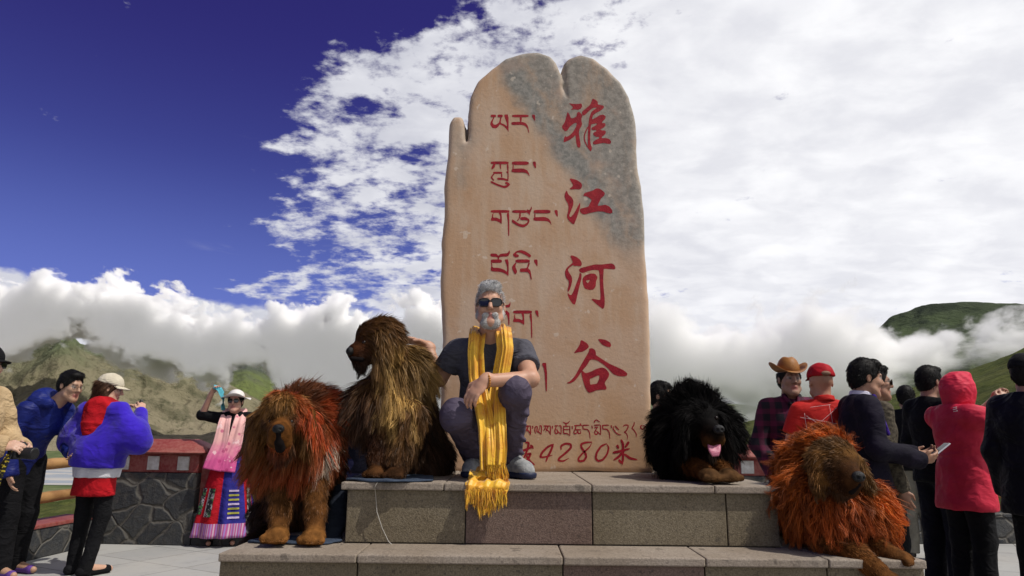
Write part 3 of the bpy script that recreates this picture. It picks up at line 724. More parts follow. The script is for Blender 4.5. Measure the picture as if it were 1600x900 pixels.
inscription([('p', o, [(258, 145), (300, 155), (380, 158), (440, 150), (447, 190), (430, 225), (390, 240), (330, 232), (285, 243), (320, 205), (290, 175)]),
 ('p', o, [(240, 265), (270, 310), (290, 360), (330, 355), (370, 330), (372, 285), (400, 265), (440, 300), (448, 330), (437, 360), (437, 400), (447, 440), (435, 475), (410, 510), (400, 560), (410, 640), (425, 720), (420, 765), (400, 775), (375, 755), (362, 690), (352, 590), (330, 620), (270, 665), (210, 690), (185, 697), (190, 640), (213, 598), (220, 625), (270, 600), (320, 550), (355, 490), (372, 440), (365, 420), (330, 430), (270, 480), (240, 530), (208, 545), (170, 505), (162, 470), (200, 420), (220, 350)]),
 ('p', o, [(590, 80), (640, 100), (668, 130), (665, 165), (700, 172), (745, 180), (755, 200), (735, 230), (690, 260), (640, 285), (600, 315), (590, 350), (585, 375), (640, 350), (690, 315), (740, 305), (778, 330), (770, 370), (735, 400), (725, 425), (770, 428), (775, 460), (750, 490), (700, 515), (720, 530), (770, 530), (782, 555), (765, 590), (720, 620), (725, 640), (770, 635), (830, 650), (855, 685), (848, 715), (820, 720), (750, 705), (690, 715), (630, 728), (595, 720), (600, 690), (640, 660), (680, 645), (690, 620), (640, 620), (600, 590), (605, 560), (650, 540), (640, 522), (600, 530), (575, 510), (580, 490), (620, 470), (660, 440), (640, 430), (590, 440), (570, 450), (562, 560), (560, 700), (585, 780), (570, 830), (535, 790), (525, 720), (525, 600), (532, 480), (540, 400), (550, 340), (575, 270), (620, 235), (660, 210), (600, 210), (550, 250), (490, 310), (450, 325), (440, 270), (500, 220), (560, 170), (580, 120)]),
 ('s', o, [(538, 465), (505, 525), (475, 600), (482, 680), (520, 755), (562, 818)], 17)])
o = (860, 265)
inscription([('p', o, [(270, 130), (290, 125), (370, 145), (430, 185), (445, 215), (440, 255), (415, 280), (350, 275), (290, 282), (265, 270), (310, 240), (318, 215), (290, 170)]),
 ('p', o, [(230, 290), (250, 350), (300, 390), (325, 440), (322, 500), (295, 570), (270, 630), (265, 655), (285, 670), (330, 620), (370, 550), (400, 490), (418, 462), (420, 510), (400, 590), (370, 680), (345, 740), (335, 770), (310, 765), (260, 720), (235, 680), (235, 640), (250, 580), (255, 520), (245, 475), (215, 430), (198, 380), (205, 330)]),
 ('p', o, [(460, 370), (480, 330), (540, 310), (590, 300), (640, 265), (690, 268), (740, 300), (768, 335), (755, 370), (715, 400), (690, 450), (660, 510), (720, 505), (770, 492), (830, 520), (870, 570), (872, 605), (850, 620), (800, 610), (740, 590), (660, 588), (560, 610), (490, 630), (455, 630), (420, 600), (412, 560), (440, 545), (530, 525), (550, 490), (580, 430), (570, 415), (520, 380)])])
o = (860, 390)
inscription([('p', o, [(280, 90), (305, 80), (370, 105), (420, 145), (440, 185), (440, 220), (420, 235), (370, 228), (335, 232), (320, 215), (270, 250), (245, 285), (260, 320), (295, 370), (308, 420), (300, 480), (275, 560), (247, 600), (240, 560), (258, 500), (258, 440), (220, 400), (205, 340), (210, 290), (240, 245), (310, 190), (315, 170), (295, 130)]),
 ('p', o, [(410, 325), (440, 340), (435, 420), (410, 510), (385, 620), (360, 730), (345, 775), (315, 765), (275, 710), (245, 645), (242, 605), (275, 640), (300, 635), (330, 570), (370, 460), (405, 370)]),
 ('p', o, [(400, 280), (430, 258), (520, 235), (620, 208), (730, 210), (860, 192), (900, 215), (918, 260), (900, 280), (850, 275), (750, 268), (748, 300), (742, 430), (750, 560), (765, 700), (762, 800), (740, 838), (700, 810), (640, 760), (580, 705), (585, 690), (640, 700), (700, 710), (705, 650), (695, 500), (690, 350), (680, 290), (600, 285), (520, 305), (460, 330), (415, 320)]),
 ('p', o, [(450, 405), (500, 355), (570, 335), (630, 340), (665, 390), (640, 450), (638, 520), (600, 565), (540, 568), (480, 545), (455, 480)], [(495, 435), (560, 425), (525, 478)])])
o = (860, 520)
inscription([('p', o, [(335, 275), (380, 220), (415, 160), (425, 110), (440, 102), (500, 135), (535, 170), (540, 205), (500, 240), (450, 268), (380, 275), (340, 288)]),
 ('p', o, [(668, 92), (700, 85), (780, 100), (840, 135), (855, 175), (840, 205), (790, 195), (730, 170), (695, 130)]),
 ('p', o, [(545, 222), (590, 215), (630, 245), (642, 290), (640, 315), (720, 365), (820, 430), (920, 475), (1020, 520), (1085, 570), (1075, 605), (1030, 615), (950, 608), (880, 580), (820, 510), (740, 440), (640, 380), (560, 375), (520, 450), (450, 530), (390, 620), (340, 680), (270, 715), (222, 708), (280, 680), (350, 600), (420, 470), (490, 350), (540, 265)]),
 ('p', o, [(440, 525), (495, 570), (560, 550), (640, 510), (720, 485), (780, 505), (830, 570), (815, 630), (770, 690), (765, 720), (790, 770), (785, 800), (720, 800), (640, 810), (590, 835), (545, 845), (515, 820), (480, 750), (450, 640), (435, 570)], [(550, 650), (600, 630), (690, 592), (685, 650), (655, 715), (590, 725), (560, 730)])])
def R_(x0, y0, x1, y1): return [(x0, y0), (x1, y0), (x1, y1), (x0, y1)]
def pp(o, *ls): return [('p', o, l) for l in ls]
o = (755, 165)
inscription(pp(o, R_(107, 128, 180, 165), R_(203, 128, 275, 165), [(298, 125), (357, 125), (357, 380), (345, 350), (290, 290), (230, 262), (215, 295), (180, 322), (130, 315), (98, 270), (105, 230), (130, 190), (140, 165), (158, 165), (140, 210), (130, 240), (150, 268), (185, 268), (225, 235), (240, 165), (258, 165), (245, 245), (290, 260), (335, 290), (330, 240), (300, 160)],
 R_(407, 128, 638, 165), [(510, 165), (545, 165), (537, 232), (520, 232)], [(398, 230), (540, 228), (600, 245), (630, 290), (648, 380), (640, 385), (620, 320), (590, 285), (540, 270), (398, 275)], [(685, 128), (730, 128), (730, 212), (720, 212), (690, 160)]))
NGA = [R_(405, 110, 640, 160), [(415, 158), (428, 158), (428, 216), (412, 216)], [(400, 215), (560, 208), (620, 235), (645, 280), (656, 330), (630, 290), (590, 268), (400, 265)], [(695, 115), (740, 110), (745, 205), (730, 205), (700, 150)]]
o = (755, 240)
inscription(pp(o, R_(107, 110, 357, 150), [(335, 148), (357, 148), (357, 390), (340, 380), (345, 280), (318, 255), (345, 250), (335, 200)], [(140, 148), (172, 148), (165, 190), (130, 222), (112, 210)], [(228, 148), (250, 148), (252, 222), (240, 215)], R_(140, 255, 268, 285), [(140, 283), (165, 283), (125, 330), (160, 375), (140, 385), (100, 335)], [(250, 283), (268, 283), (270, 335), (252, 330)], [(198, 338), (280, 340), (350, 365), (345, 390), (280, 372), (200, 370)],
 [(105, 388), (125, 388), (200, 425), (290, 455), (340, 440), (310, 425), (310, 400), (340, 398), (385, 435), (330, 482), (290, 485), (200, 455), (105, 410)], *NGA))
o = (755, 315)
inscription(pp(o, R_(107, 118, 367, 158), [(340, 156), (367, 156), (368, 480), (350, 485), (345, 260), (330, 190)], [(150, 156), (140, 190), (140, 225), (190, 225), (240, 250), (238, 200), (215, 156), (250, 156), (262, 200), (262, 320), (240, 300), (180, 270), (107, 270), (112, 235), (125, 215), (125, 180)],
 R_(408, 120, 620, 160), [(615, 105), (640, 120), (660, 110), (680, 62), (685, 100), (665, 150), (650, 198), (640, 170), (615, 160)], [(508, 158), (530, 158), (528, 215), (490, 272), (470, 270), (505, 230)], [(520, 220), (600, 215), (650, 250), (650, 290), (620, 335), (565, 365), (500, 350), (400, 290), (410, 250), (430, 260), (500, 310), (570, 325), (615, 300), (630, 270), (600, 262), (525, 262)], *[[(x+306, y+6) for x, y in l] for l in NGA]))
o = (755, 380)
inscription(pp(o, [(100, 145), (185, 145), (215, 180), (240, 148), (345, 140), (370, 95), (378, 135), (350, 188), (230, 192), (220, 230), (205, 230), (200, 195), (105, 190)], R_(107, 228, 262, 277), [(107, 275), (125, 275), (130, 345), (220, 345), (300, 375), (338, 405), (335, 320), (298, 228), (358, 228), (358, 470), (330, 440), (260, 405), (107, 395), (107, 345), (118, 320)],
 [(415, 155), (470, 110), (530, 95), (600, 115), (682, 175), (655, 205), (600, 170), (530, 135), (480, 130), (460, 150), (500, 165), (500, 195), (455, 203), (430, 185)], R_(455, 228, 655, 275), [(455, 273), (470, 273), (450, 330), (482, 400), (450, 447), (405, 360), (410, 320)], [(635, 273), (655, 273), (650, 310), (630, 355), (665, 380), (685, 510), (670, 515), (650, 430), (620, 405), (515, 405), (520, 355), (615, 352)], [(715, 230), (765, 228), (765, 320), (755, 325), (715, 265)]))
o = (770, 470)
inscription(pp(o, [(60, 45), (120, 60), (180, 60), (230, 50), (245, 10), (250, 50), (235, 95), (180, 95), (60, 90)], [(20, 140), (235, 135), (235, 340), (220, 345), (215, 260), (195, 185), (20, 180)], R_(288, 135, 550, 180), [(525, 178), (550, 178), (557, 525), (540, 520), (535, 300), (515, 210)], [(320, 178), (310, 210), (320, 250), (380, 255), (418, 275), (420, 230), (400, 178), (435, 178), (443, 220), (443, 345), (420, 325), (370, 300), (282, 298), (290, 265), (300, 245), (300, 200)], [(595, 135), (638, 135), (645, 225), (632, 228), (600, 175)]))
o = (790, 550)
inscription(pp(o, [(430, 150), (475, 148), (475, 240), (462, 245), (440, 200)], [(515, 155), (570, 150), (575, 210), (585, 300), (582, 555), (565, 555), (550, 300), (535, 215), (515, 185)]))
o = (800, 645); W7 = 15
def ss(o, w, *ls): return [('s', o, l, w) for l in ls]
sa = [[(165, 185), (265, 185)], [(200, 190), (185, 230), (165, 250)], [(230, 190), (215, 225), (200, 265)], [(200, 225), (240, 262), (264, 312)], [(262, 180), (263, 250), (262, 315)]]
inscription(ss(o, W7, *[[(x-118, y) for x, y in l] for l in sa], *sa, [(292, 180), (292, 226)], [(328, 190), (320, 250), (335, 292)], [(325, 195), (358, 190), (350, 262), (372, 275), (392, 190)], [(385, 183), (415, 183), (413, 310)], [(365, 262), (412, 300)], *[[(x+278, y) for x, y in l] for l in sa], [(568, 182), (570, 226)],
 [(598, 183), (650, 183)], [(625, 188), (600, 250), (612, 292), (642, 290), (640, 240), (608, 236)], [(640, 260), (692, 302)], [(655, 183), (692, 183), (692, 305)], [(718, 190), (805, 188)], [(725, 192), (724, 290), (780, 292), (815, 325)], [(812, 180), (815, 325)], [(722, 236), (808, 236)], [(716, 130), (755, 152), (790, 142), (815, 110)], [(760, 150), (760, 188)], [(846, 182), (850, 230)],
 [(873, 180), (970, 176)], [(900, 185), (890, 236)], [(873, 240), (970, 236)], [(880, 240), (868, 280), (890, 297), (915, 280), (922, 245)], [(924, 250), (930, 292), (965, 290), (970, 240)], [(955, 148), (980, 188)], [(988, 176), (1088, 174)], [(996, 180), (1000, 226)], [(990, 226), (1060, 232), (1090, 272), (1100, 370)], [(1122, 180), (1132, 222)],
 [(1160, 140), (1160, 115), (1190, 98), (1242, 135)], [(1155, 174), (1245, 170)], [(1158, 205), (1212, 205)], [(1196, 210), (1160, 270), (1172, 306), (1202, 300), (1202, 262), (1162, 250)], [(1200, 265), (1248, 312)], [(1245, 168), (1248, 312)], [(1266, 176), (1366, 174)], [(1274, 180), (1278, 226)], [(1268, 226), (1338, 232), (1368, 272), (1378, 372)]) +
 ss((900, 645), W7, [(495, 172), (500, 216)], [(525, 190), (522, 225), (560, 280), (600, 306), (638, 310)], [(545, 180), (580, 215), (606, 242)], [(658, 195), (690, 170), (735, 174), (730, 212), (700, 262), (676, 270), (710, 290), (726, 330), (718, 386)], [(820, 128), (815, 172), (785, 215), (820, 250), (850, 300), (845, 350)], [(935, 172), (910, 185), (908, 215), (935, 232), (962, 215), (960, 185), (935, 172)]))
o = (800, 645); W8 = 28
inscription(ss(o, W8, [(105, 430), (100, 560), (88, 640), (85, 730)], [(50, 580), (110, 550), (200, 515), (285, 480), (303, 505)], [(20, 650), (110, 610)], [(185, 415), (237, 420), (225, 490), (190, 590), (130, 695)], [(205, 585), (265, 570), (235, 640), (180, 690)], [(200, 600), (250, 680), (322, 735)], [(255, 455), (300, 480)]))
inscription(ss(o, W8, [(588, 438), (500, 480), (420, 560), (395, 622), (440, 626), (572, 596)], [(582, 440), (545, 540), (500, 620), (475, 695)]))
inscription(ss(o, W8, [(690, 522), (688, 465), (750, 432), (825, 440), (832, 490), (760, 560), (660, 640), (650, 670), (720, 682), (802, 636)]))
inscription(ss(o, W8, [(1128, 412), (1040, 415), (970, 440), (975, 490), (1030, 560), (1046, 620), (1010, 675), (940, 682), (932, 640), (990, 570), (1090, 485), (1122, 425)]))
inscription(ss(o, W8, [(1330, 432), (1250, 470), (1190, 560), (1176, 640), (1210, 680), (1280, 660), (1340, 580), (1362, 490), (1330, 432)]))
inscription(ss((900, 645), W8+4, [(632, 372), (662, 440), (662, 640), (648, 735)], [(515, 562), (620, 540), (760, 502)], [(575, 450), (600, 505)], [(745, 405), (690, 490)], [(650, 560), (600, 620), (525, 668)], [(680, 580), (760, 640), (865, 660)], [(600, 660), (648, 715)]))
# ------------------------------------------------------------------ people
skin_l = mat('skin_light', attr=True, rough=.5, var=(.80, .62, .55), vscale=30, spec=.35); bsdf(skin_l).inputs['Subsurface Weight'].default_value = .06; bsdf(skin_l).inputs['Subsurface Radius'].default_value = (.02, .008, .004)
def cloth(name, c, v=None, rough=.85, bump=.35, bscale=14, sheen=.0, vs=6, crease=1.0):
    m = mat(name, c, rough, v or tuple(x*.7 for x in c), vs, spec=.15, sheen=sheen); b = bsdf(m); c_ = coord('Object')
    big = noise(mapping(c_, (1, 1, 1.5), (0, .5, .3)), bscale*.42, 2, .5, .9); rid = S.op('ABSOLUTE', big-.5)*-2.2; rid2 = S.op('ABSOLUTE', noise(mapping(c_, (1, 1, 1.8), (.4, 0, .8)), bscale*1.0, 2, .5, .6)-.5)*-.7
    bn = m.node_tree.nodes.new('ShaderNodeBump'); bn.inputs['Strength'].default_value = min(1, bump*1.3); bn.inputs['Distance'].default_value = .03*crease
    lk(rid+rid2+noise(c_, 260, 2)*.03, bn.inputs['Height']); lk(bn.outputs[0], b.inputs['Normal']); return m
M_gh = mat('head_hair', attr=True, rough=.6, spec=.15)
def hair_on(fig, name, prims, n, length, cols, flow, lift, grav, seed, cuts=(), width=.0016, base=True, mat_=M_gh, cl=.35, curl=.15, basemat=None):
    V, Fq = sdf_mesh(prims, .006, 1, cuts); V = fig.W(V)
    if n == 0: return mesh_obj(name, V, Fq, mat_, fig.root, True, np.broadcast_to(np.array(cols[0]), (len(V), 3)))
    N = vnormals(V, Fq); rng = np.random.default_rng(seed); T, B = sample(V, Fq, n, seed); r = bary(V, T, B); nn = bary(N, T, B); nn /= np.linalg.norm(nn, axis=1, keepdims=True)+1e-9
    fl = np.stack([flow(x) for x in r]) if callable(flow) else np.broadcast_to(flow, r.shape).copy(); fl = fl-(fl*nn).sum(1, keepdims=True)*nn*.9; fl /= np.linalg.norm(fl, axis=1, keepdims=True)+1e-6
    cs = np.array(cols)[rng.integers(0, len(cols), n)]*rng.uniform(.7, 1.3, (n, 1)); c0 = np.mean(np.array(cols), 0)*.8
    o = mesh_obj(name, V, Fq, mat_ if basemat is None else basemat, fig.root, True, np.broadcast_to(c0, (len(V), 3)))
    if n == 0: return o
    strands('strands', r-nn*.002, nn, fl, length*rng.uniform(.6, 1.2, n), cs, mat_, o, width, 3, grav, lift, cl, 14, .01, curl, seed, .3, .25); return o

M_black = cloth('black_cloth', (.006, .006, .0075)); M_navy = cloth('navy_cloth', (.008, .008, .016)); M_hair = mat('black_hair', (.012, .010, .009), .45, (.03, .025, .02), 60, bump=.6, bscale=110, spec=.4)
M_lens = mat('dark_lens', (.008, .008, .009), .06, spec=.6); M_frame = mat('black_frame', (.012, .011, .011), .3)
M_gold = mat('gold_wire', (.4, .28, .12), .3)
SKIN = (.46, .27, .185); SKIN_A = (.40, .245, .165); LIP = (.36, .14, .12)
JT = dict(hd=(0, -.015, 1.60), nk=(0, .02, 1.45), ch=(0, 0, 1.27), wa=(0, .0, 1.08), pv=(0, 0, .95), shL=(.170, .01, 1.395), elL=(.225, .03, 1.11), wrL=(.24, -.04, .87), hiL=(.088, 0, .92), knL=(.10, -.02, .50), anL=(.105, .02, .09), toL=(.125, -.15, .035))
for k in list(JT):
    if k.endswith('L'): JT[k[:-1]+'R'] = (-JT[k][0], JT[k][1], JT[k][2])
def rotz(a): a = math.radians(a); return np.array([[math.cos(a), -math.sin(a), 0], [math.sin(a), math.cos(a), 0], [0, 0, 1]])
class Fig:
    def __init__(s, label, base, heading=0, scale=1.0, J=None, face=(0, -1, 0), up=(0, 0, 1), group=None, skin=SKIN_A, width=1.0, name='person'):
        s.base = np.array(base, float); s.R = rotz(heading)*scale; s.J = {k: np.array(v, float) for k, v in JT.items()}
        for k, v in (J or {}).items(): s.J[k] = np.array(v, float)
        s.root = thing(name, label, 'person', tuple(s.base), group); s.skin = skin; s.w = width
        s.F = unit(face); s.L = unit(np.cross(up, s.F)); s.U = np.cross(s.F, s.L); s.RH = np.stack([s.L, s.F, s.U])
        s.T = unit(np.cross(s.J['shL']-s.J['shR'], s.J['pv']-s.J['nk']))          # forward of the chest
        if s.T[1] > 0 and abs(s.T[2]) < .9: s.T = -s.T
    def W(s, V): return np.asarray(V)@s.R.T + s.base
    hs = 1.0
    def scl(s, prims):
        for p in prims:
            if p['t'] == 'c': p['ra'] *= s.hs; p['rb'] *= s.hs
            else: p['r'] = p['r']*s.hs
        return prims
    def h(s, f, l, u): return s.J['hd']+(s.F*f+s.L*l+s.U*u)*s.hs
    def add(s, name, prims, material, h=.009, cuts=(), col=None, fold=None, infl=0.0, smooth=1, parent=None, soft=.006):
        V, Fq = sdf_mesh(prims, h, smooth, cuts, infl); c = blend_attr(V, prims, 'col', col, soft) if col is not None else None
        if fold:
            amp, fr, stretch, seed = fold; N = vnormals(V, Fq); f = 1-np.abs(fbm(V*np.array(stretch)*fr+seed*7.7, 3, seed))*2.4; V = V+N*(amp*(f-.35))[:, None]; V = lap(V, Fq, .3)
        o = mesh_obj(name, s.W(V), Fq, material, parent or s.root, True, c); return o
    def raw(s, name, V, Fc, material, parent=None, smooth=True): return mesh_obj(name, s.W(V), Fc, material, parent or s.root, smooth)
    # --- primitives of the body
    def head(s, lips=True, ears=True, hs=1.0):
        h, RH = s.h, s.RH; sk = s.skin; c = dict(col=sk); dk = tuple(x*.8 for x in sk)
        p = [ell(h(-.012, 0, .035), (.076, .095, .098), RH, .02, **c), ell(h(.028, 0, -.035), (.062, .062, .085), RH, .03, **c), ball(h(.068, 0, -.103), .021, .03, **c),
             cone(h(.082, -.03, .030), h(.082, .03, .030), .011, .011, .02, **c),
             cone(h(.035, -.052, -.07), h(.075, -.015, -.10), .018, .016, .03, **c), cone(h(.035, .052, -.07), h(.075, .015, -.10), .018, .016, .03, **c),
             ball(h(.068, .038, -.018), .022, .02, **c), ball(h(.068, -.038, -.018), .022, .02, **c)]
        for q in (1, -1):
            p.append(ball(h(.104, .031*q, .010), .013, .012, 's')); p.append(ball(h(.078, .031*q, .010), .0125, .003, col=(.32, .27, .24)))
            p.append(ell(h(.091, .031*q, .009), (.007, .004, .005), RH, .001, col=(.02, .014, .01)))
            p.append(cone(h(.092, .016*q, .031), h(.083, .047*q, .032), .0045, .0035, .003, col=tuple(x*.25 for x in sk)))
            if ears: p += [ell(h(-.004, .079*q, .0), (.008, .019, .031), RH, .006, **c), ell(h(.004, .086*q, .002), (.006, .009, .018), RH, .004, 's')]
            p.append(ball(h(.093, .012*q, -.026), .0085, .008, col=dk))
        p += [cone(h(.088, 0, .022), h(.112, 0, -.020), .0085, .0125, .014, **c)]
        if lips: p += [cone(h(.088, -.02, -.056), h(.0935, 0, -.054), .0055, .006, .005, col=LIP), cone(h(.0935, 0, -.054), h(.088, .02, -.056), .006, .0055, .005, col=LIP), cone(h(.087, -.016, -.066), h(.087, .016, -.066), .0065, .0065, .005, col=LIP), cone(h(.101, -.022, -.0605), h(.101, .022, -.0605), .0028, .0028, .003, 's')]
        s.scl(p); p.append(cone(s.J['nk']-P(0, 0, .03), h(-.02, 0, -.06), .060, .054, .03, **c)); return p
    def torso(s, w=None):
        J, T, w = s.J, s.T, w or s.w; c = dict(col=s.skin)
        a = unit(J['shL']-J['shR'])
        return [cone(J['ch'], J['wa'], .150*w, .128*w, .03, sq=(T, 1.42), **c), cone(J['wa'], J['pv'], .128*w, .150*w, .03, sq=(T, 1.32), **c),
                cone(J['shL']*.86+J['shR']*.14, J['shR']*.86+J['shL']*.14, .056, .056, .05, **c), cone(J['nk']-P(0, 0, .02), J['ch'], .062, .125*w, .05, sq=(T, 1.35), **c)]
    def arm(s, q, kk=.02, a=.052, b=.042, c_=.029, **kw):
        J = s.J; c = dict(col=s.skin); c.update(kw); return [cone(J['sh'+q], J['el'+q], a, b, kk, **c), cone(J['el'+q], J['wr'+q], b, c_, kk, **c)]
    def leg(s, q, a=.088, b=.058, c_=.040):
        J = s.J; c = dict(col=s.skin); return [cone(J['hi'+q], J['kn'+q], a, b, .03, **c), cone(J['kn'+q], J['an'+q], b, c_, .02, **c), cone(J['an'+q]+P(0, 0, -.02), J['to'+q], .040, .028, .02, **c)]
    def hand(s, q, d, n, curl=.5, spread=1.0, thumb=.6, sc=1.0):
        w = s.J['wr'+q]; d = unit(d); n = unit(n - (np.asarray(n)@d)*d); x = np.cross(d, n)*(-1 if q == 'L' else 1); c = dict(col=s.skin)   # x: towards the thumb
        RP = np.stack([x, d, n]); p = [ell(w+d*.048*sc, (.040*sc, .052*sc, .017*sc), RP, .012, **c), cone(w-d*.02, w+d*.03*sc, .027, .024, .015, **c)]
        for i, (o, ln) in enumerate(((.030, .070), (.0105, .078), (-.0095, .073), (-.029, .058))):
            b = w+d*(.086-abs(i-1.2)*.004)*sc+x*o*sc*spread; dr = d+x*o*2.0*(spread-.6); a = 0
            for m, fr in enumerate((.44, .32, .26)):
                a += curl*(.7 if m == 0 else .85); dd = unit(dr)*math.cos(a)+n*math.sin(a); e = b+dd*ln*fr*sc
                p.append(cone(b, e, (.0098-.001*m)*sc, (.0092-.0012*m)*sc, .004 if m == 0 else .003, **c)); b = e
        b = w+d*.022*sc+x*.026*sc; a1 = unit(d*.65+x*.62+n*.30*thumb); e = b+a1*.040*sc; p.append(cone(b, e, .0145*sc, .0115*sc, .008, **c)); a2 = unit(d*.85+x*(.25-.5*thumb)+n*.55*thumb); p.append(cone(e, e+a2*.034*sc, .0112*sc, .0085*sc, .003, **c)); return p
    def body(s, extra=(), h=.0072, hands=None, lips=True, ears=True, material=None):
        hands = hands or {}; p = s.torso()+s.arm('L')+s.arm('R')+s.leg('L')+s.leg('R')
        for q in 'LR': p += s.hand(q, *hands.get(q, ((s.J['wr'+q]-s.J['el'+q]), P(0.3 if q == 'R' else -.3, -.2, 0)+1e-3, .45)))
        p += s.head(lips, ears)+list(extra); return s.add('body', p, material or skin_l, h, col=s.skin, soft=.0025)
    # --- clothes
    def top(s, name, material, infl=.018, sleeve='long', hem=.06, flare=1.04, neck=True, fold=(.009, 4.5, (1, 1, .55), 1), h=.010, w=None, armr=None, parent=None):
        J = s.J; dn = unit(J['pv']-J['wa']); e = J['pv']+dn*hem; p = s.torso(w); p[0]['ra'] *= 1.02; p[1]['flat'] = 'b'
        p.append(cone(J['pv']-dn*.03, e, .150*s.w, .152*s.w*flare, .02, flat='b', sq=(s.T, 1.28)))
        for q in 'LR':
            if sleeve == 'long': p += s.arm(q, .03, *(armr or (.058, .049, .042)), flat=''); p[-1]['flat'] = 'b'
            elif sleeve == 'short':
                m = J['sh'+q]*.42+J['el'+q]*.58; p.append(cone(J['sh'+q], m, .055, .060, .03, flat='b'))
        cuts = [(J['nk']+P(0, -.0, .028), P(0, -.25, 1))]
        return s.add(name, p, material, h, cuts, None, fold, infl, parent=parent)
    def pants(s, name, material, infl=.014, end=.025, fold=(.010, 5, (1, 1, .6), 2), h=.010, a=.090, b=.066, c_=.056):
        J = s.J; p = [cone(J['wa']*.4+J['pv']*.6, J['pv'], .130*s.w, .146*s.w, .03, sq=(s.T, 1.28))]
        for q in 'LR':
            d = unit(J['an'+q]-J['kn'+q]); p += [cone(J['hi'+q], J['kn'+q], a, b, .03), cone(J['kn'+q], J['an'+q]-d*(end-.06), b, c_, .03, flat='b')]
        return s.add(name, p, material, h, (), None, fold, infl)
    def shoes(s, material, sole=None):
        for q in 'LR':
            J = s.J; a, t = J['an'+q], J['to'+q]; d = unit(P(*(t-a)[:2], 0)); g = s.gz if hasattr(s, 'gz') else 0.0
            hl = P(*(a-d*.045)[:2], t[2]+.008); p = [cone(hl, t-d*.03, .038, .033, .03), cone(a+P(0, 0, -.01), hl+d*.03, .042, .043, .03), ball(t+d*-.02, .030, .03)]
            s.add('shoe', p, material, .008, [((0, 0, t[2]-.033), (0, 0, -1))])
    def hair(s, material=M_hair, vol=.009, style='short', noise_=.012, seed=3, extra=(), capped=False):
        h = s.h; p = [ell(h(-.016, 0, .040), (.080+vol*.6, .096+vol*.4, .096+vol), s.RH, .02)]
        if style == 'short': p += [ell(h(-.055, 0, -.015), (.068, .045, .065), s.RH, .03), ell(h(.045, 0, .105), (.062, .045, .032), s.RH, .02), cone(h(.012, .078, .02), h(.012, .076, -.012), .011, .006, .01), cone(h(.012, -.078, .02), h(.012, -.076, -.012), .011, .006, .01)]
        p += list(extra); p.append(ell(h(.088, 0, -.025), (.068, .070, .092), s.RH, .014, 's'))
        for q in (1, -1): p.append(ell(h(.002, .088*q, -.006), (.016, .022, .030), s.RH, .006, 's'))
        cuts = [(h(0, 0, .058), s.U)] if capped else []
        brown = material is not M_hair; cols = [(.06, .028, .016), (.035, .016, .01), (.09, .045, .025)] if brown else [(.007, .0065, .0065), (.010, .009, .0085), (.005, .0045, .0045)]
        F0 = s.F@s.R.T; U0 = s.U@s.R.T; c0 = s.W(h(-.03, 0, .06))
        def flow(x):
            d = x-c0; up = float(d@U0)
            return F0*(.6 if up > .05 else -.5) - U0*(.2 if up > .05 else 1.0) + d*2
        return hair_on(s, 'hair', p, 0 if style == 'none' else (2600 if style == 'short' else 3600), .017 if style == 'short' else .05, cols, flow, .6 if not capped else .05, .2, seed, cuts, .0030, cl=.4)
    def cap(s, material, brim=.075, back=False, name='cap'):
        h = s.h; p = [ell(h(-.012, 0, .050), (.094, .113, .100), s.RH, .02)]
        o = s.add(name, p, material, .007, [(h(0, 0, .042), -s.U+s.F*-.05)], None, (.003, 14, (1, 1, 1), 2))
        if brim:
            v = []; fc = []; n = 12
            for z_ in (.004, -.001):
                for r in (0, 1):
                    for i in range(n+1):
                        a = (i/n-.5)*2.5; cx_ = math.sin(a)*.082; f0 = -.012+math.cos(a)*.098; f = f0 + r*brim*max(0, math.cos(a*.62)); v.append(h(f, cx_*(1+.06*r), .046+z_-r*.014-.010*(cx_/.08)**2*r*1.4))
            m = n+1
            for i in range(n):
                fc += [(i, i+1, m+i+1, m+i), (2*m+i, 3*m+i, 3*m+i+1, 2*m+i+1), (m+i, m+i+1, 3*m+i+1, 3*m+i), (i, 2*m+i, 2*m+i+1, i+1)]
            s.raw('brim', v, fc, material, o)
        return o
    def glasses(s, lens=M_lens, frame=M_frame, r=(.026, .019), wire=False, big=1.0):
        h = s.h; parts = []
        for q in (1, -1):
            n = 20; ring = []; lv = [h(.1005, .033*q, .008)]
            for i in range(n):
                a = 2*math.pi*i/n; x, y = math.copysign(abs(math.cos(a))**.7, math.cos(a))*r[0]*big, math.copysign(abs(math.sin(a))**.7, math.sin(a))*r[1]*big
                ring.append(h(.103-.006*abs(x)/.03*(1 if x*q > 0 else 0), .033*q+x, .008+y)); 
            lv += ring; lf = [(0, 1+i, 1+(i+1) % n) for i in range(n)]
            if lens is not None: s.raw('lens', lv, lf, lens)
            parts.append(tube(ring+[ring[0]], .0013 if wire else .0028, 6, False)); parts.append(tube([h(.098, .06*q, .014), h(.05, .074*q, .014), h(-.005, .080*q, .010)], .0013 if wire else .0027, 6))
        parts.append(tube([h(.105, -.010, .014), h(.108, 0, .017), h(.105, .010, .014)], .0013 if wire else .0026, 6)); v, f = merge(parts)
        return s.raw('glasses', v, f, frame)
def stand(px_x, Y): p = at(px_x, 700, Y); return P(p[0], p[1], 0)
def slab_thing(name, label, cat, c, hw, R, material, rnd=.004, face=None):
    t = thing(name, label, cat, tuple(c)); bm = box_bm(-np.array(hw), np.array(hw), rnd, 2)
    for v in bm.verts: v.co = Vector(np.array(v.co)@np.array(R)+c)
    bm_obj('case', bm, material, t)
    if face is not None:
        hw2 = np.array(hw)*np.array((.92, 1, .94)); y = hw[1]+.0006
        q = [np.array((a*hw2[0], y, b*hw2[2]))@np.array(R)+c for a, b in ((-1, -1), (1, -1), (1, 1), (-1, 1))]; mesh_obj('screen', q, [(0, 1, 2, 3)], face, t, False)
    return t
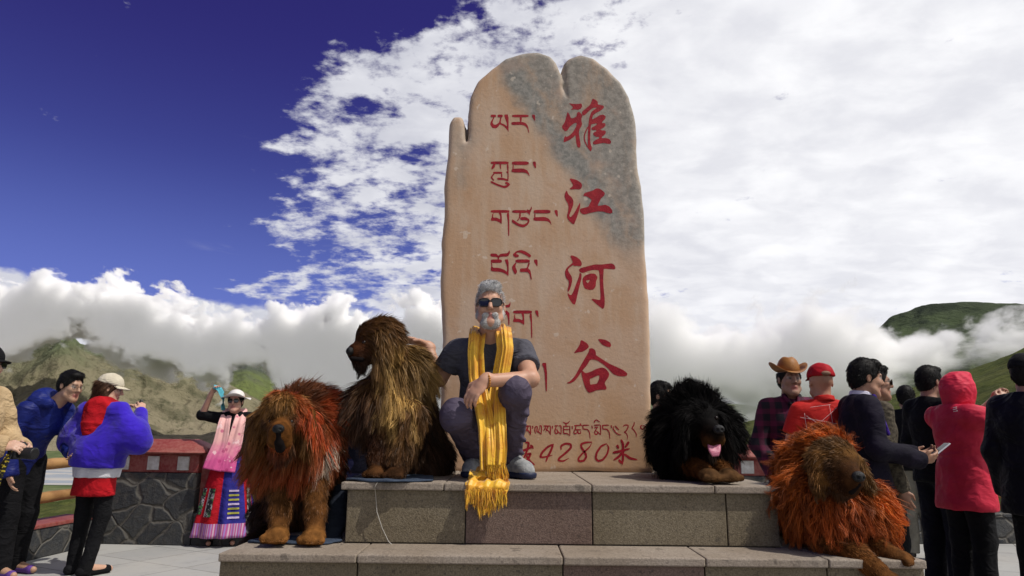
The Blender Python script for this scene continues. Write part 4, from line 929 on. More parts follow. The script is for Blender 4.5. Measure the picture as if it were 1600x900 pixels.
M_phone = mat('phone_case', (.012, .012, .014), .3); M_phone_w = mat('phone_pale', (.60, .60, .64), .3)

# --- left: two people looking at a phone
f = Fig('man in blue hooded jacket and glasses leaning towards the woman in the beige cap', stand(38, 6.05), 72, 1.0, dict(hd=(.02, -.40, 1.555), nk=(0, -.27, 1.42), ch=(0, -.15, 1.25), wa=(0, -.04, 1.07), pv=(0, .02, .95), shL=(.17, -.20, 1.35), shR=(-.17, -.19, 1.35), elR=(-.235, -.11, 1.07), wrR=(-.22, -.17, .83), elL=(.21, -.25, 1.08), wrL=(.10, -.42, 1.0), anL=(.11, .05, .09), anR=(-.10, -.06, .09), knR=(-.10, -.05, .50), toR=(-.11, -.24, .035)), (0, -.96, -.2), (0, -.2, .96), skin=SKIN_A)
f.body(); M_bluej = cloth('blue_shell', (.012, .022, .16), (.008, .012, .09), .5, .5, 10); f.top('jacket', M_bluej, .022, 'long', .27, 1.12, fold=(.008, 6, (1, 1, .6), 5)); f.pants('trousers', M_black, .018)
f.add('hood', [cone(P(.10, -.20, 1.42), P(-.10, -.20, 1.42), .080, .080, .03), cone(P(0, -.15, 1.44), P(0, -.03, 1.30), .105, .06, .05), cone(P(.09, -.30, 1.41), P(.09, -.22, 1.43), .045, .06, .04), cone(P(-.09, -.30, 1.41), P(-.09, -.22, 1.43), .045, .06, .04)], M_bluej, .009, (), None, (.012, 8, (1, 1, 1), 3))
f.shoes(mat('purple_shoe', (.10, .04, .22), .7)); f.hair(); f.glasses(None, M_frame, (.024, .020), True)
f = Fig('woman in beige cap and blue sweatshirt with red hood holding up a phone', stand(156, 6.1), 166, .965, dict(hd=(.02, -.05, 1.60), elL=(.33, -.02, 1.10), wrL=(.09, -.30, 1.38), elR=(-.37, -.05, 1.13), wrR=(-.17, -.25, 1.40), anL=(.12, .0, .09), anR=(-.08, .06, .09)), (-.80, -.56, -.20), skin=(.5, .31, .22), width=.92)
f.body(hands={'L': (P(-.3, -.3, .8), P(-.6, -.3, 0), .8), 'R': (P(.3, -.3, .8), P(.6, -.3, 0), .8)})
M_cobalt = cloth('cobalt_fleece', (.035, .012, .42), (.022, .008, .28), .9, .35, 9, .2); M_red = cloth('red_fleece', (.42, .008, .014), (.25, .005, .01), .9, .4, 12); M_white = cloth('white_rib', (.62, .62, .66), (.5, .5, .55), .8)
J = f.J; p = f.torso(1.22); p += [cone(J['wa'], J['pv']+P(0, 0, -.06), .175, .200, .06, sq=(f.T, 1.2))]
for q in 'LR': p += [cone(J['sh'+q], J['el'+q], .074, .080, .09), cone(J['el'+q], J['wr'+q], .072, .042, .06, flat='b'), cone(J['sh'+q]*.3+J['el'+q]*.7+P(0, .03, 0), J['wa']+P(0, .03, -.05), .07, .15, .14)]
f.add('sweatshirt', p, M_cobalt, .011, [(J['pv']+P(0, 0, -.035), P(0.05, 0, -1)), (J['nk']+P(0, 0, .03), P(0, 0, 1))], None, (.011, 4.5, (1, 1, .8), 6), .015)
f.add('white_band', [cone(J['pv']+P(0, 0, -.025), J['pv']+P(0, 0, -.115), .205, .190, .01, flat='ab', sq=(f.T, 1.25))], M_white, .009, (), None, (.004, 10, (1, 1, .2), 2), .012)
f.add('red_hem', [cone(J['pv']+P(0, 0, -.116), J['pv']-P(0, 0, .27), .175, .180, .01, flat='ab', sq=(f.T, 1.25))], M_red, .009, (), None, (.010, 5, (1, 1, .6), 8), .012)
f.add('hood', [cone(P(.085, .03, 1.41), P(-.085, .03, 1.41), .058, .058, .04), cone(P(0, .07, 1.38), P(0, .15, 1.24), .135, .07, .05, sq=(P(0, 1, 0), 1.6)), cone(P(.10, -.05, 1.42), P(.06, .02, 1.45), .045, .06, .04), cone(P(-.10, -.05, 1.42), P(-.06, .02, 1.45), .045, .06, .04)], M_red, .009, (), None, (.013, 6, (1, 1, 1), 4), .01)
f.pants('leggings', M_black, .006, -.01, (.003, 8, (1, 1, 1), 2), a=.088, b=.060, c_=.046); f.shoes(M_black)
M_brown_hair = mat('brown_hair', (.05, .024, .014), .45, (.09, .045, .025), 40, bump=.7, bscale=90, spec=.4)
hx = f.h; f.hair(M_brown_hair, .016, 'long', .008, 5, [cone(hx(-.02, .07, .0), hx(-.01, .075, -.15), .035, .03, .03), cone(hx(-.02, -.07, .0), hx(-.01, -.075, -.15), .035, .03, .03), cone(hx(-.07, 0, .0), hx(-.07, 0, -.15), .06, .05, .05)], True)
f.cap(cloth('beige_cap', (.58, .53, .42), (.48, .43, .33), .85, .3, 20))
c = f.W((f.J['wrL']+f.J['wrR'])/2+P(-.05, -.05, .09)); slab_thing('phone', 'black phone held up by the woman in the beige cap', 'phone', c, (.075, .005, .038), rotz(110).T, M_phone)
# --- the cropped photographer at the left edge
f = Fig('person in tan jacket at the left edge with both hands on a camera', stand(-47, 4.7), 85, 1.01, dict(elR=(-.28, -.02, 1.12), wrR=(-.10, -.31, 1.07), elL=(.27, -.03, 1.12), wrL=(.07, -.30, 1.06)), (0, -1, -.05), skin=(.50, .32, .24))
f.body(hands={'R': (P(.2, -1, .05), P(.5, .2, -.6), .7), 'L': (P(-.2, -1, .05), P(-.5, .2, -.4), .7)}); f.top('jacket', cloth('tan_wool', (.46, .34, .20), (.38, .27, .15), .9, .4, 20), .024, 'long', .12, 1.08, fold=(.012, 5, (1, 1, .7), 3)); f.pants('trousers', M_black); f.shoes(M_black); f.hair(capped=True); f.cap(M_black); f.glasses()
J = f.J; v, fc = ribbon([J['nk']+P(.05, .06, .0), J['nk']+P(-.06, -.02, -.01), J['ch']+P(-.08, -.13, .06), J['wa']+P(-.05, -.17, .05)], [.05, .05, .04, .03], (1, 0, .3), 1, .002, 20, 6, .004, 2); f.raw('red_strap', v, fc, M_red)
ct = thing('camera', 'black camera with long lens in the hands of the person in tan', 'camera', tuple(f.W((J['wrL']+J['wrR'])/2+P(0, -.10, -.02)))); cc = (J['wrL']+J['wrR'])/2+P(-.01, -.07, -.03)
M_cam = mat('camera_black', (.012, .012, .013), .45, bump=.3, bscale=200)
V, Fq = sdf_mesh([bx(cc, (.068, .032, .045), None, .01), bx(cc+P(0, 0, .05), (.025, .025, .015), None, .008, .015), cone(cc+P(.05, 0, .0), cc+P(.055, -.03, 0), .022, .02, .01)], .006); mesh_obj('camera_body', f.W(V), Fq, M_cam, ct)
V, Fq = sdf_mesh([cone(cc+P(-.01, -.03, -.005), cc+P(-.01, -.12, -.01), .036, .040, .005, flat='ab')], .006); mesh_obj('lens_barrel', f.W(V), Fq, M_cam, ct)
M_strap = mat('strap', (.012, .012, .012), .6); b = bsdf(M_strap); lk(mixc(sstep(.55, .6, noise(mapping(coord('Object'), (1, 1, 3)), 22, 2)), (.012, .012, .012), (.55, .42, .03)), b.inputs['Base Color'])
v, fc = ribbon([cc+P(-.06, 0, .02), cc+P(-.09, .01, -.10), cc+P(-.07, .08, -.30), cc+P(-.05, .14, -.36), cc+P(-.03, .17, -.25), cc+P(.03, .10, -.02)], [.035]*6, (.2, 1, .1), 1, .001, 40, 4, .002, 3); mesh_obj('strap', f.W(v), fc, M_strap, ct)
# --- the woman with the pink scarf
f = Fig('woman in white sun hat, pink flowered scarf and long red and blue skirt', stand(362, 7.75), 12, .955, dict(hd=(0, -.03, 1.58), elR=(-.36, .02, 1.42), wrR=(-.27, -.06, 1.66), elL=(.24, .02, 1.12), wrL=(.20, -.10, .90)), (-.1, -1, .02), skin=(.48, .27, .20), width=.92)
f.body(hands={'R': (P(.35, -.2, .8), P(.8, -.3, -.3), .7)}); f.top('black_top', M_black, .014, 'long', .0, 1.0, armr=(.055, .046, .038)); f.hair(capped=True)
f.glasses(M_lens, M_frame, (.026, .022))
M_hat = mat('hat_white', (.68, .66, .64), .8, (.55, .52, .5), 12, bump=.2); M_aqua = cloth('aqua_ribbon', (.10, .42, .52)); M_pinkband = cloth('pink_band', (.62, .22, .20))
hp = f.add('sun_hat', [ell(f.h(-.01, 0, .065), (.092, .108, .082), f.RH, .02)], M_hat, .007, [(f.h(0, 0, .055), -f.U)])
v = []; fc = []; n = 32
for r in (0, 1, 2):
    for i in range(n):
        a = 2*math.pi*i/n; rr_ = (.088, .125, .165)[r]; front = max(0, math.cos(a)); v.append(f.h(-.01+math.cos(a)*rr_*(1.12), math.sin(a)*rr_, .058+(-.004, -.012, -.022)[r]+.035*front*(r/2)+.018*math.sin(3*a+1)*(r/2)))
for r in (0, 1):
    for i in range(n): fc.append((r*n+i, r*n+(i+1) % n, (r+1)*n+(i+1) % n, (r+1)*n+i))
bo = f.raw('brim', v, fc, M_hat, hp); sdm = bo.modifiers.new('solid', 'SOLIDIFY'); sdm.thickness = .004
v, fc = tube([f.h(-.01+math.cos(a)*.10, math.sin(a)*.088, .062) for a in np.linspace(0, 6.283, 33)], .010, 8, False); f.raw('hat_band', v, fc, M_pinkband, hp)
v, fc = ribbon([f.J['wrR']+P(.03, -.05, .09), f.J['wrR']+P(.09, -.03, .07), f.h(.06, -.13, .07), f.h(.0, -.14, -.02), f.h(.0, -.13, -.10)], [.05, .07, .10, .09, .05], (0, .4, 1), 1, .008, 24, 8, .003, 4); f.raw('aqua_ribbon', v, fc, M_aqua)
M_pink = mat('pink_scarf', (.70, .36, .36), .7, (.62, .28, .32), 5, bump=.3, bscale=25); b = bsdf(M_pink); cz_ = sep(coord('Object'))[2]; c = coord('Object')
pk = mixc(sstep(1.16, .86, cz_ + (noise(c, 8, 4)-.5)*.3), (.72, .40, .38), (.60, .09, .27)); vo = M_pink.node_tree.nodes.new('ShaderNodeTexVoronoi'); vo.inputs['Scale'].default_value = 13; lk(c, vo.inputs['Vector'])
pk = mixc(sstep(.30, .16, S(vo.outputs['Distance']) + (noise(c, 30, 3)-.5)*.2)*.7, pk, (.40, .03, .15)); pk = mixc(sstep(.60, .66, noise(c, 11, 3, .6))*.7, pk, (.82, .62, .62)); lk(pk, b.inputs['Base Color'])
J = f.J
for q, lo_ in ((1, .80), (-1, .82)):
    v, fc = ribbon([J['nk']+P(.03*q, .075, .05), J['nk']+P(.078*q, .0, .055), J['ch']+P(.080*q, -.135, .08), J['wa']+P(.075*q-.02, -.17, .02), J['pv']+P(.07*q-.06, -.20, .0), P(.075*q-.08, -.215, lo_)], [.09, .11, .13, .16, .19, .20], (1, 0, 0), 1.6, .006, 44, 24, .004, 3+q); f.raw('scarf', v, fc, M_pink)
def skirt(f, z0, z1, r0, r1, n=120, m=24):
    V = []; Fs = []
    for j in range(m+1):
        t = j/m; z = z0+(z1-z0)*t; r = r0+(r1-r0)*t**.85
        for i in range(n):
            a = 2*math.pi*i/n; w_ = 1+t*.075*math.sin(a*9+1.3*math.sin(a*2))+t*.03*math.sin(a*17); V.append((math.sin(a)*r*w_, -math.cos(a)*r*w_*.88, z))
    for j in range(m):
        for i in range(n): Fs.append((j*n+i, j*n+(i+1) % n, (j+1)*n+(i+1) % n, (j+1)*n+i))
    return V, Fs
M_sr = cloth('skirt_red', (.45, .008, .02), (.3, .006, .012)); M_sb = cloth('skirt_blue', (.028, .024, .22), (.016, .016, .14)); M_ss = mat('skirt_stripe', (.5, .2, .4), .8); b = bsdf(M_ss); xx = sep(coord('Object'))[0]
lk(mixc(sstep(.35, .65, S.op('FRACT', xx*42)), (.36, .07, .22), mixc(sstep(.4, .6, S.op('FRACT', xx*19)), (.26, .16, .42), (.50, .33, .42))), b.inputs['Base Color'])
V, Fs = skirt(f, 1.0, .10, .155, .335); sk = f.raw('skirt', V, Fs, [M_sr, M_sb, M_ss]); sk.modifiers.new('solid', 'SOLIDIFY').thickness = .004
for i, pl in enumerate(sk.data.polygons):
    j = i//120; a = (i % 120)*3; a = (a+180) % 360-180
    pl.material_index = 2 if j >= 20 else (1 if (-8 < a < 50 or 80 < a < 150) else 0)
M_emb = mat('embroidered_panel', (.02, .02, .02), .8); b = bsdf(M_emb); c = coord('Object'); lk(mixc(sstep(.5, .56, noise(c, 28, 4, .7)), (.012, .012, .016), mixc(sstep(.4, .6, noise(c, 16, 2)), (.05, .16, .05), (.35, .30, .33))), b.inputs['Base Color'])
M_wstr = cloth('white_strip', (.6, .6, .6)); M_ystr = cloth('yellow_strip', (.35, .33, .06)); M_lstr = cloth('lilac_strip', (.5, .4, .6))
def patch(f, a0, a1, z0, z1, material, name, off=.012):
    V = []; n = 8
    for z in (z0, z1):
        t = (1.0-z)/.9; r = .155+.18*t**.85
        for i in range(n+1):
            a = math.radians(a0+(a1-a0)*i/n); w_ = 1+t*.075*math.sin(a*9+1.3*math.sin(a*2))+t*.03*math.sin(a*17); V.append((math.sin(a)*(r*w_+off), -math.cos(a)*(r*w_*.88+off), z))
    f.raw(name, V, [(i, i+1, n+1+i+1, n+1+i) for i in range(n)], material, sk)
patch(f, -70, -50, .34, .62, M_emb, 'panel'); patch(f, -36, -20, .32, .62, M_emb, 'panel'); patch(f, -41, -37, .32, .62, M_wstr, 'panel_edge'); patch(f, 62, 76, .34, .62, M_emb, 'panel')
for i, mm in enumerate((M_lstr, M_ystr, M_ystr, M_lstr, M_ystr, M_ystr, M_lstr)): patch(f, 12, 36, .585-i*.047, .605-i*.047, mm, 'ribbon_stripe')
f.shoes(M_black)
# --- person whose trousers show between the two sitting dogs
f = Fig('person in dark blue standing behind the two sitting dogs, barely in view', stand(578, 6.2), 180, .98, {}, (0, -1, 0)); f.body(); f.top('jacket', M_navy, .02); f.pants('trousers', cloth('dark_denim', (.03, .03, .075)), .02); f.shoes(M_black); f.hair()

# --- right hand crowd
f = Fig('woman with black hair tied back, half hidden behind the right edge of the stone', stand(1033, 6.0), 60, .95, {}, (0, -1, 0), width=.9); f.body(); f.top('top', M_black); f.pants('trousers', M_black); f.shoes(M_black)
f.hair(M_hair, .016, 'short', .008, 4, [ball(f.h(-.12, 0, .03), .034, .01), cone(f.h(-.12, .02, .03), f.h(-.15, .04, -.02), .022, .02, .02)])
f = Fig('man in brown cowboy hat and dark plaid shirt facing the camera', stand(1240, 5.35), -4, 1.015, dict(hd=(0, -.02, 1.60), elR=(-.25, .02, 1.11), wrR=(-.17, -.10, .90), elL=(.25, .02, 1.14), wrL=(.13, -.17, 1.33)), (.05, -1, .0), skin=(.33, .20, .14))
f.body(hands={'L': (P(0, -.1, 1), P(-1, .2, 0), .2), 'R': (P(.4, -.3, -.9), P(.6, .3, 0), .3)})
M_plaid = mat('plaid', (.05, .01, .03), .85, bump=.3, bscale=14); b = bsdf(M_plaid); x1, y1, z1_ = sep(coord('Object')); A = sstep(.35, .5, S.op('FRACT', x1*11)); B = sstep(.35, .5, S.op('FRACT', z1_*11)); lk(mixc(A*.5+B*.5, (.105, .010, .040), (.010, .008, .014)), b.inputs['Base Color'])
f.top('shirt', M_plaid, .018, 'long', .08, armr=(.058, .050, .048)); f.pants('jeans', cloth('blue_jeans', (.025, .03, .09)), .016); f.shoes(M_black); f.hair(capped=True)
f.add('collar', [cone(f.J['nk']+P(.055, -.06, .03), f.J['nk']+P(.03, -.11, -.03), .02, .015, .01), cone(f.J['nk']+P(-.055, -.06, .03), f.J['nk']+P(-.03, -.11, -.03), .02, .015, .01)], M_plaid, .007)
f.add('chin_beard', [ell(f.h(.066, 0, -.107), (.032, .02, .02), f.RH, .01)], M_hair, .006)
M_lea = mat('hat_leather', (.30, .13, .03), .55, (.22, .085, .02), 12, bump=.3, bscale=40)
ho = f.add('cowboy_hat', [ell(f.h(-.01, 0, .085), (.080, .100, .105), f.RH, .02), ell(f.h(-.01, 0, .200), (.016, .08, .025), f.RH, .03, 's')], M_lea, .007, [(f.h(0, 0, .060), -f.U)])
v = []; fc = []; n = 36
for r in (0, 1, 2, 3):
    for i in range(n):
        a = 2*math.pi*i/n; rr_ = (.078, .10, .122, .138)[r]; v.append(f.h(-.01+math.cos(a)*rr_*1.10, math.sin(a)*rr_, .062+(r/3)**1.5*(.075*abs(math.sin(a))**2.2-.022*math.cos(a))))
for r in range(3):
    for i in range(n): fc.append((r*n+i, r*n+(i+1) % n, (r+1)*n+(i+1) % n, (r+1)*n+i))
f.raw('brim', v, fc, M_lea, ho).modifiers.new('solid', 'SOLIDIFY').thickness = .004
f = Fig('man seen from behind in red cap and red polo shirt with white lines', stand(1292, 4.95), 176, .985, dict(elL=(.26, -.02, 1.13), wrL=(.10, -.20, 1.05), elR=(-.26, -.02, 1.13), wrR=(-.10, -.20, 1.05)), (0, -1, .0), skin=(.40, .22, .15), width=1.12)
f.body(); M_polo = cloth('red_polo', (.50, .022, .018), (.40, .014, .012), .75, .3, 10); f.top('polo_shirt', M_polo, .018, 'short', .08, fold=(.007, 4, (1, 1, .6), 7)); f.pants('trousers', M_black); f.shoes(M_black)
f.add('collar', [cone(f.J['nk']+P(0, .012, .01), f.J['nk']+P(0, .005, .052), .074, .068, .01, flat='ab')], M_polo, .007)
M_capr = cloth('red_cap', (.36, .006, .014), None, .7, .2); f.cap(M_capr)
f.add('cap_opening', [ell(f.h(-.112, 0, .062), (.036, .02, .020), f.RH, .005)], mat('cap_gap', (.20, .11, .07), .7), .006)
M_line = mat('white_line', (.75, .72, .72), .7)
def on_back(f, a, b, n=14):
    pts = []
    for t in np.linspace(0, 1, n):
        x, z = a[0]+(b[0]-a[0])*t, a[1]+(b[1]-a[1])*t; pts.append((x, None, z))
    return pts
polo = [o for o in f.root.children if o.name.startswith('polo_shirt')][0]; pv_ = np.zeros(len(polo.data.vertices)*3, np.float32); polo.data.vertices.foreach_get('co', pv_); pv_ = (pv_.reshape(-1, 3))@np.linalg.inv(f.R).T
lines = []
for a, b in (((.16, 1.36), (-.14, 1.12)), ((-.17, 1.20), (.17, 1.10)), ((.13, 1.42), (-.01, 1.44)), ((-.05, 1.42), (.20, 1.22)), ((0, 1.44), (0, 1.30)), ((-.19, 1.22), (.19, 1.16)), ((.17, 1.38), (.15, 1.0)), ((-.12, 1.40), (-.19, 1.15)), ((-.16, 1.02), (0.02, .97)), ((.20, 1.35), (-.06, 1.30))):
    pts = []
    for x, _, z in on_back(f, a, b):
        m = (np.abs(pv_[:, 0]-x) < .02) & (np.abs(pv_[:, 2]-z) < .02) & (pv_[:, 1] > -.02)
        if m.any(): pts.append((x, pv_[m][:, 1].max()+.003, z))
    if len(pts) > 3: lines.append(tube(pts, .0010, 5))
v, fc = merge(lines); f.raw('line_print', v, fc, M_line, polo)
f = Fig('man in dark suit and white collar facing right with a phone in both hands', stand(1350, 4.62), 82, 1.0, dict(hd=(0, -.05, 1.58), nk=(0, -.01, 1.44), elR=(-.24, .0, 1.13), wrR=(-.09, -.30, 1.06), elL=(.22, -.04, 1.12), wrL=(.05, -.32, 1.08)), (0, -.98, -.12), (0, -.12, .98), skin=(.36, .20, .13), width=1.05)
f.body(hands={'R': (P(.15, -1, .1), P(.6, .1, .5), .6), 'L': (P(-.1, -1, .15), P(-.5, 0, .6), .6)}); M_suit = cloth('suit', (.0085, .006, .016), (.005, .004, .010), .8, .3, 12); f.top('suit_jacket', M_suit, .022, 'long', .16, 1.08, fold=(.010, 4, (1, 1, .6), 9)); f.pants('trousers', M_suit, .018); f.shoes(M_black); f.hair()
f.add('shirt_collar', [cone(f.J['nk']+P(0, .0, .01), f.J['nk']+P(0, -.005, .058), .080, .068, .01, flat='ab')], cloth('white_shirt', (.62, .60, .72)), .007); f.add('lapel', [cone(f.J['nk']+P(-.06, -.06, .02), f.J['ch']+P(-.05, -.14, -.05), .018, .014, .01)], cloth('lilac_lapel', (.05, .02, .22)), .008)
c = f.W((f.J['wrR']+f.J['wrL'])/2+P(-.01, -.13, .045)); R = rotz(82).T; tl = np.array(Matrix.Rotation(math.radians(-52), 3, 'X')); slab_thing('phone', 'pale phone tilted in the hands of the man in the dark suit', 'phone', c, (.040, .0045, .080), tl@R, M_phone_w, face=M_phone)
v, fc = tube([c+P(0, -.01, -.03), c+P(-.01, -.02, -.12), c+P(.01, -.02, -.22), c+P(0.0, -.01, -.30)], .003, 6); 
f = Fig('man with glasses and patterned collar just beyond the man in dark suit', stand(1374, 4.98), 78, .985, {}, (0, -1, 0), skin=(.33, .18, .12)); f.body(); f.top('jacket', cloth('olive_pattern', (.10, .085, .06), (.03, .025, .02), vs=40)); f.pants('trousers', M_black); f.shoes(M_black); f.hair(); f.glasses()
f = Fig('man in black jacket and khaki trousers, his head partly hidden', stand(1424, 7.3), 150, 1.0, {}, (0, -1, 0)); f.body(); f.top('jacket', M_black, .03, 'long', .05, 1.05); f.pants('khaki_trousers', cloth('khaki', (.20, .19, .155), (.14, .13, .10), .85, .4, 9), .028, .05, (.016, 5, (1, 1, .6), 5)); f.shoes(mat('dark_shoe', (.02, .016, .013), .5)); f.hair()
f = Fig('man in black clothes and glasses with folded arms left of the red hooded jacket', stand(1462, 5.75), 105, 1.03, dict(elR=(-.25, -.0, 1.13), wrR=(.05, -.20, 1.15), elL=(.25, -.02, 1.13), wrL=(-.04, -.24, 1.18)), (0, -1, -.05), skin=(.34, .19, .13), width=1.08); f.body(); f.top('shirt', M_black, .024, 'long', .10); f.pants('trousers', cloth('black_jeans', (.006, .0065, .011)), .022); f.shoes(M_black); f.hair(); f.glasses(None, M_frame, (.025, .02), True)
f.add('waist_bag', [bx(P(-.15, -.02, .93), (.05, .09, .07), None, .02)], M_black, .009)
f = Fig('person in hooded coral red jacket with raised arms taking a picture to the right', stand(1500, 5.2), 98, .97, dict(hd=(0, -.06, 1.585), elR=(-.22, -.20, 1.33), wrR=(-.06, -.36, 1.51), elL=(.22, -.20, 1.30), wrL=(.04, -.37, 1.52)), (.1, -1, .05), skin=(.45, .27, .19), width=1.05)
f.body(hands={'R': (P(.2, -.5, .7), P(.6, -.2, 0), .7), 'L': (P(-.2, -.5, .7), P(-.6, -.2, 0), .7)}); M_coral = cloth('coral_shell', (.58, .028, .065), (.46, .02, .045), .6, .4, 9); jk = f.top('jacket', M_coral, .034, 'long', .20, 1.20, fold=(.008, 6, (1, 1, .6), 4), armr=(.066, .058, .048)); f.pants('trousers', M_black); f.shoes(M_black); f.hair()
f.add('hood', [ell(f.h(-.02, 0, .03), (.112, .125, .128), f.RH, .02), cone(f.h(-.04, 0, -.09), f.h(-.03, 0, -.02), .10, .10, .06), cone(f.h(.055, -.03, .128), f.h(.055, .03, .128), .022, .022, .06), ell(f.h(.130, 0, .0), (.13, .080, .100), f.RH, .02, 's')], M_coral, .008, (), None, (.010, 7, (1, 1, 1), 6))
jv = np.zeros(len(jk.data.vertices)*3, np.float32); jk.data.vertices.foreach_get('co', jv); jv = jv.reshape(-1, 3)+np.array(f.base); eye = P(0, 0, EYE); lg = []
for (xa, ya), (xb, yb) in (((1489, 637), (1495, 636)), ((1489, 640), (1495, 639)), ((1490, 643), (1496, 642))):
    pts = []
    for s_ in np.linspace(0, 1, 4):
        r_ = unit(ray(xa+(xb-xa)*s_, ya+(yb-ya)*s_)); v_ = jv-eye; dl = np.linalg.norm(v_-(v_@r_)[:, None]*r_, axis=1); m_ = dl < .02; k_ = np.argmin(np.where(m_, (v_@r_), 1e9)); pts.append(eye+r_*((v_@r_)[k_]-.004))
    lg.append(tube(pts, .0022, 5))
v, fc = merge(lg); mesh_obj('chest_mark', v, fc, M_line, jk)
f = Fig('man in dark jacket, black cap and sunglasses cut by the right edge of the picture', stand(1618, 4.45), 112, 1.0, {}, (.45, -1, -.03), skin=(.36, .20, .14), width=1.2); f.body(); f.top('jacket', cloth('midnight_shell', (.005, .005, .010), (.003, .003, .006), .6), .032, 'long', .18, 1.1); f.pants('trousers', M_black, .02); f.shoes(M_black); f.hair(capped=True); f.cap(M_black); f.glasses()
# ------------------------------------------------------------------ mastiffs
furm = mat('fur', attr=True, rough=.55, spec=.22)
bodym = mat('dog_skin', attr=True, rough=.75, var=(.6, .55, .5), vscale=60, bump=.5, bscale=160, spec=.04)
furk = mat('black_fur', attr=True, rough=.7, spec=.08)
nosem = mat('dog_nose', (.005, .005, .0055), .5, bump=.5, bscale=220); eyem = mat('dog_eye', (.012, .006, .004), .25, spec=.3); tonguem = mat('tongue', (.50, .17, .24), .35, (.4, .12, .18), 30, bump=.3, bscale=120)
lipm = mat('dog_lip', (.008, .006, .006), .9, spec=.05)
clawm = mat('claw', (.10, .07, .05), .4)
def paint(root, noise_amp=.5):
    pass
def dog(label, prims, seed, n, group='large shaggy mastiffs', fm=None, width=.0032, base=None, clumpf=.74, curl=.05, recolor=None, h=.0095, curl_long=.05):
    root = thing('mastiff', label, 'dog', tuple(base), group)
    V, Fq = sdf_mesh(prims, h, 2); N = vnormals(V, Fq)
    col = blend_attr(V, prims, 'col', (.1, .05, .02), .012); ln = blend_attr(V, prims, 'len', .05, .02)[:, 0]; fl = blend_attr(V, prims, 'flow', (0, 0, -1), .03); lift = blend_attr(V, prims, 'lift', .5, .02)[:, 0]; dn = blend_attr(V, prims, 'dens', 1.0, .02)[:, 0]
    bc = col*.6*np.clip(1+1.0*fbm(V*38, 3, seed), .3, 1.9)[:, None]
    mesh_obj('body', V, Fq, bodym, root, True, bc)
    rng = np.random.default_rng(seed)
    for name, sel, frac, cl, cu, seg in (('undercoat', 'short', .62, .25, .02, 2), ('coat', 'long', .60, clumpf, curl_long, 6)):
        wgt = dn*(np.clip(1.3-ln/.05, .05, 1)*np.where(ln < .025, 2.2, 1) if sel == 'short' else np.clip((ln-.018)/.03, 0, 1))
        T, B = sample(V, Fq, int(n*frac), seed+len(name), wgt); r = bary(V, T, B); nn = bary(N, T, B); nn /= np.linalg.norm(nn, axis=1, keepdims=True)
        f = bary(fl, T, B); f -= (f*nn).sum(1, keepdims=True)*nn*.8; f /= np.linalg.norm(f, axis=1, keepdims=True)+1e-6
        L = bary(ln, T, B)*rng.uniform(.55, 1.2, len(r)); lf = bary(lift, T, B); c = bary(col, T, B)
        tone = np.clip(1+.85*fbm(r*26, 3, seed), .35, 1.8)[:, None]*rng.uniform(.6, 1.4, (len(r), 1)); c = c*tone
        if recolor: c = recolor(r, c, rng)
        strands(name, r-nn*.004, nn, f, L, c, fm or furm, root, width if sel == 'long' else width*.85, seg, .32 if sel == 'long' else .08, lf, cl, 30 if sel == 'long' else 10, .03, cu, seed, .12, .20)
    return root
def feature(root, name, prims, material, h=.004): V, Fq = sdf_mesh(prims, h, 1); return mesh_obj(name, V, Fq, material, root)
GOLD = (.20, .095, .025); BRN = (.085, .036, .012); DBR = (.028, .013, .007); RED_ = (.34, .050, .010); ORG = (.38, .085, .010); TAN = (.135, .055, .016); BLK = (.0042, .0036, .0036); BLN = (.46, .28, .085)
def A(x, y, Y): return at(x, y, Y)
def paw(x, y, Yp, r, col, flow=(0, -1, -.3), z=None, d=(0, -1, 0)):
    c = A(x, y, Yp); d = unit(d); l = unit(np.cross(d, (0, 0, 1))); out = [ell(c, (r*1.02, r*1.15, r*.72), np.stack([l, d, P(0, 0, 1)]), .012, col=col, len=.012, flow=flow, lift=.15)]
    for k in (-1.5, -.5, .5, 1.5): out.append(ball(c+l*k*r*.56+d*r*(1.0-.13*abs(k))+P(0, 0, -r*.20), r*.40, .003, col=tuple(x*1.25 for x in col), len=.009, flow=flow, lift=.1))
    return out
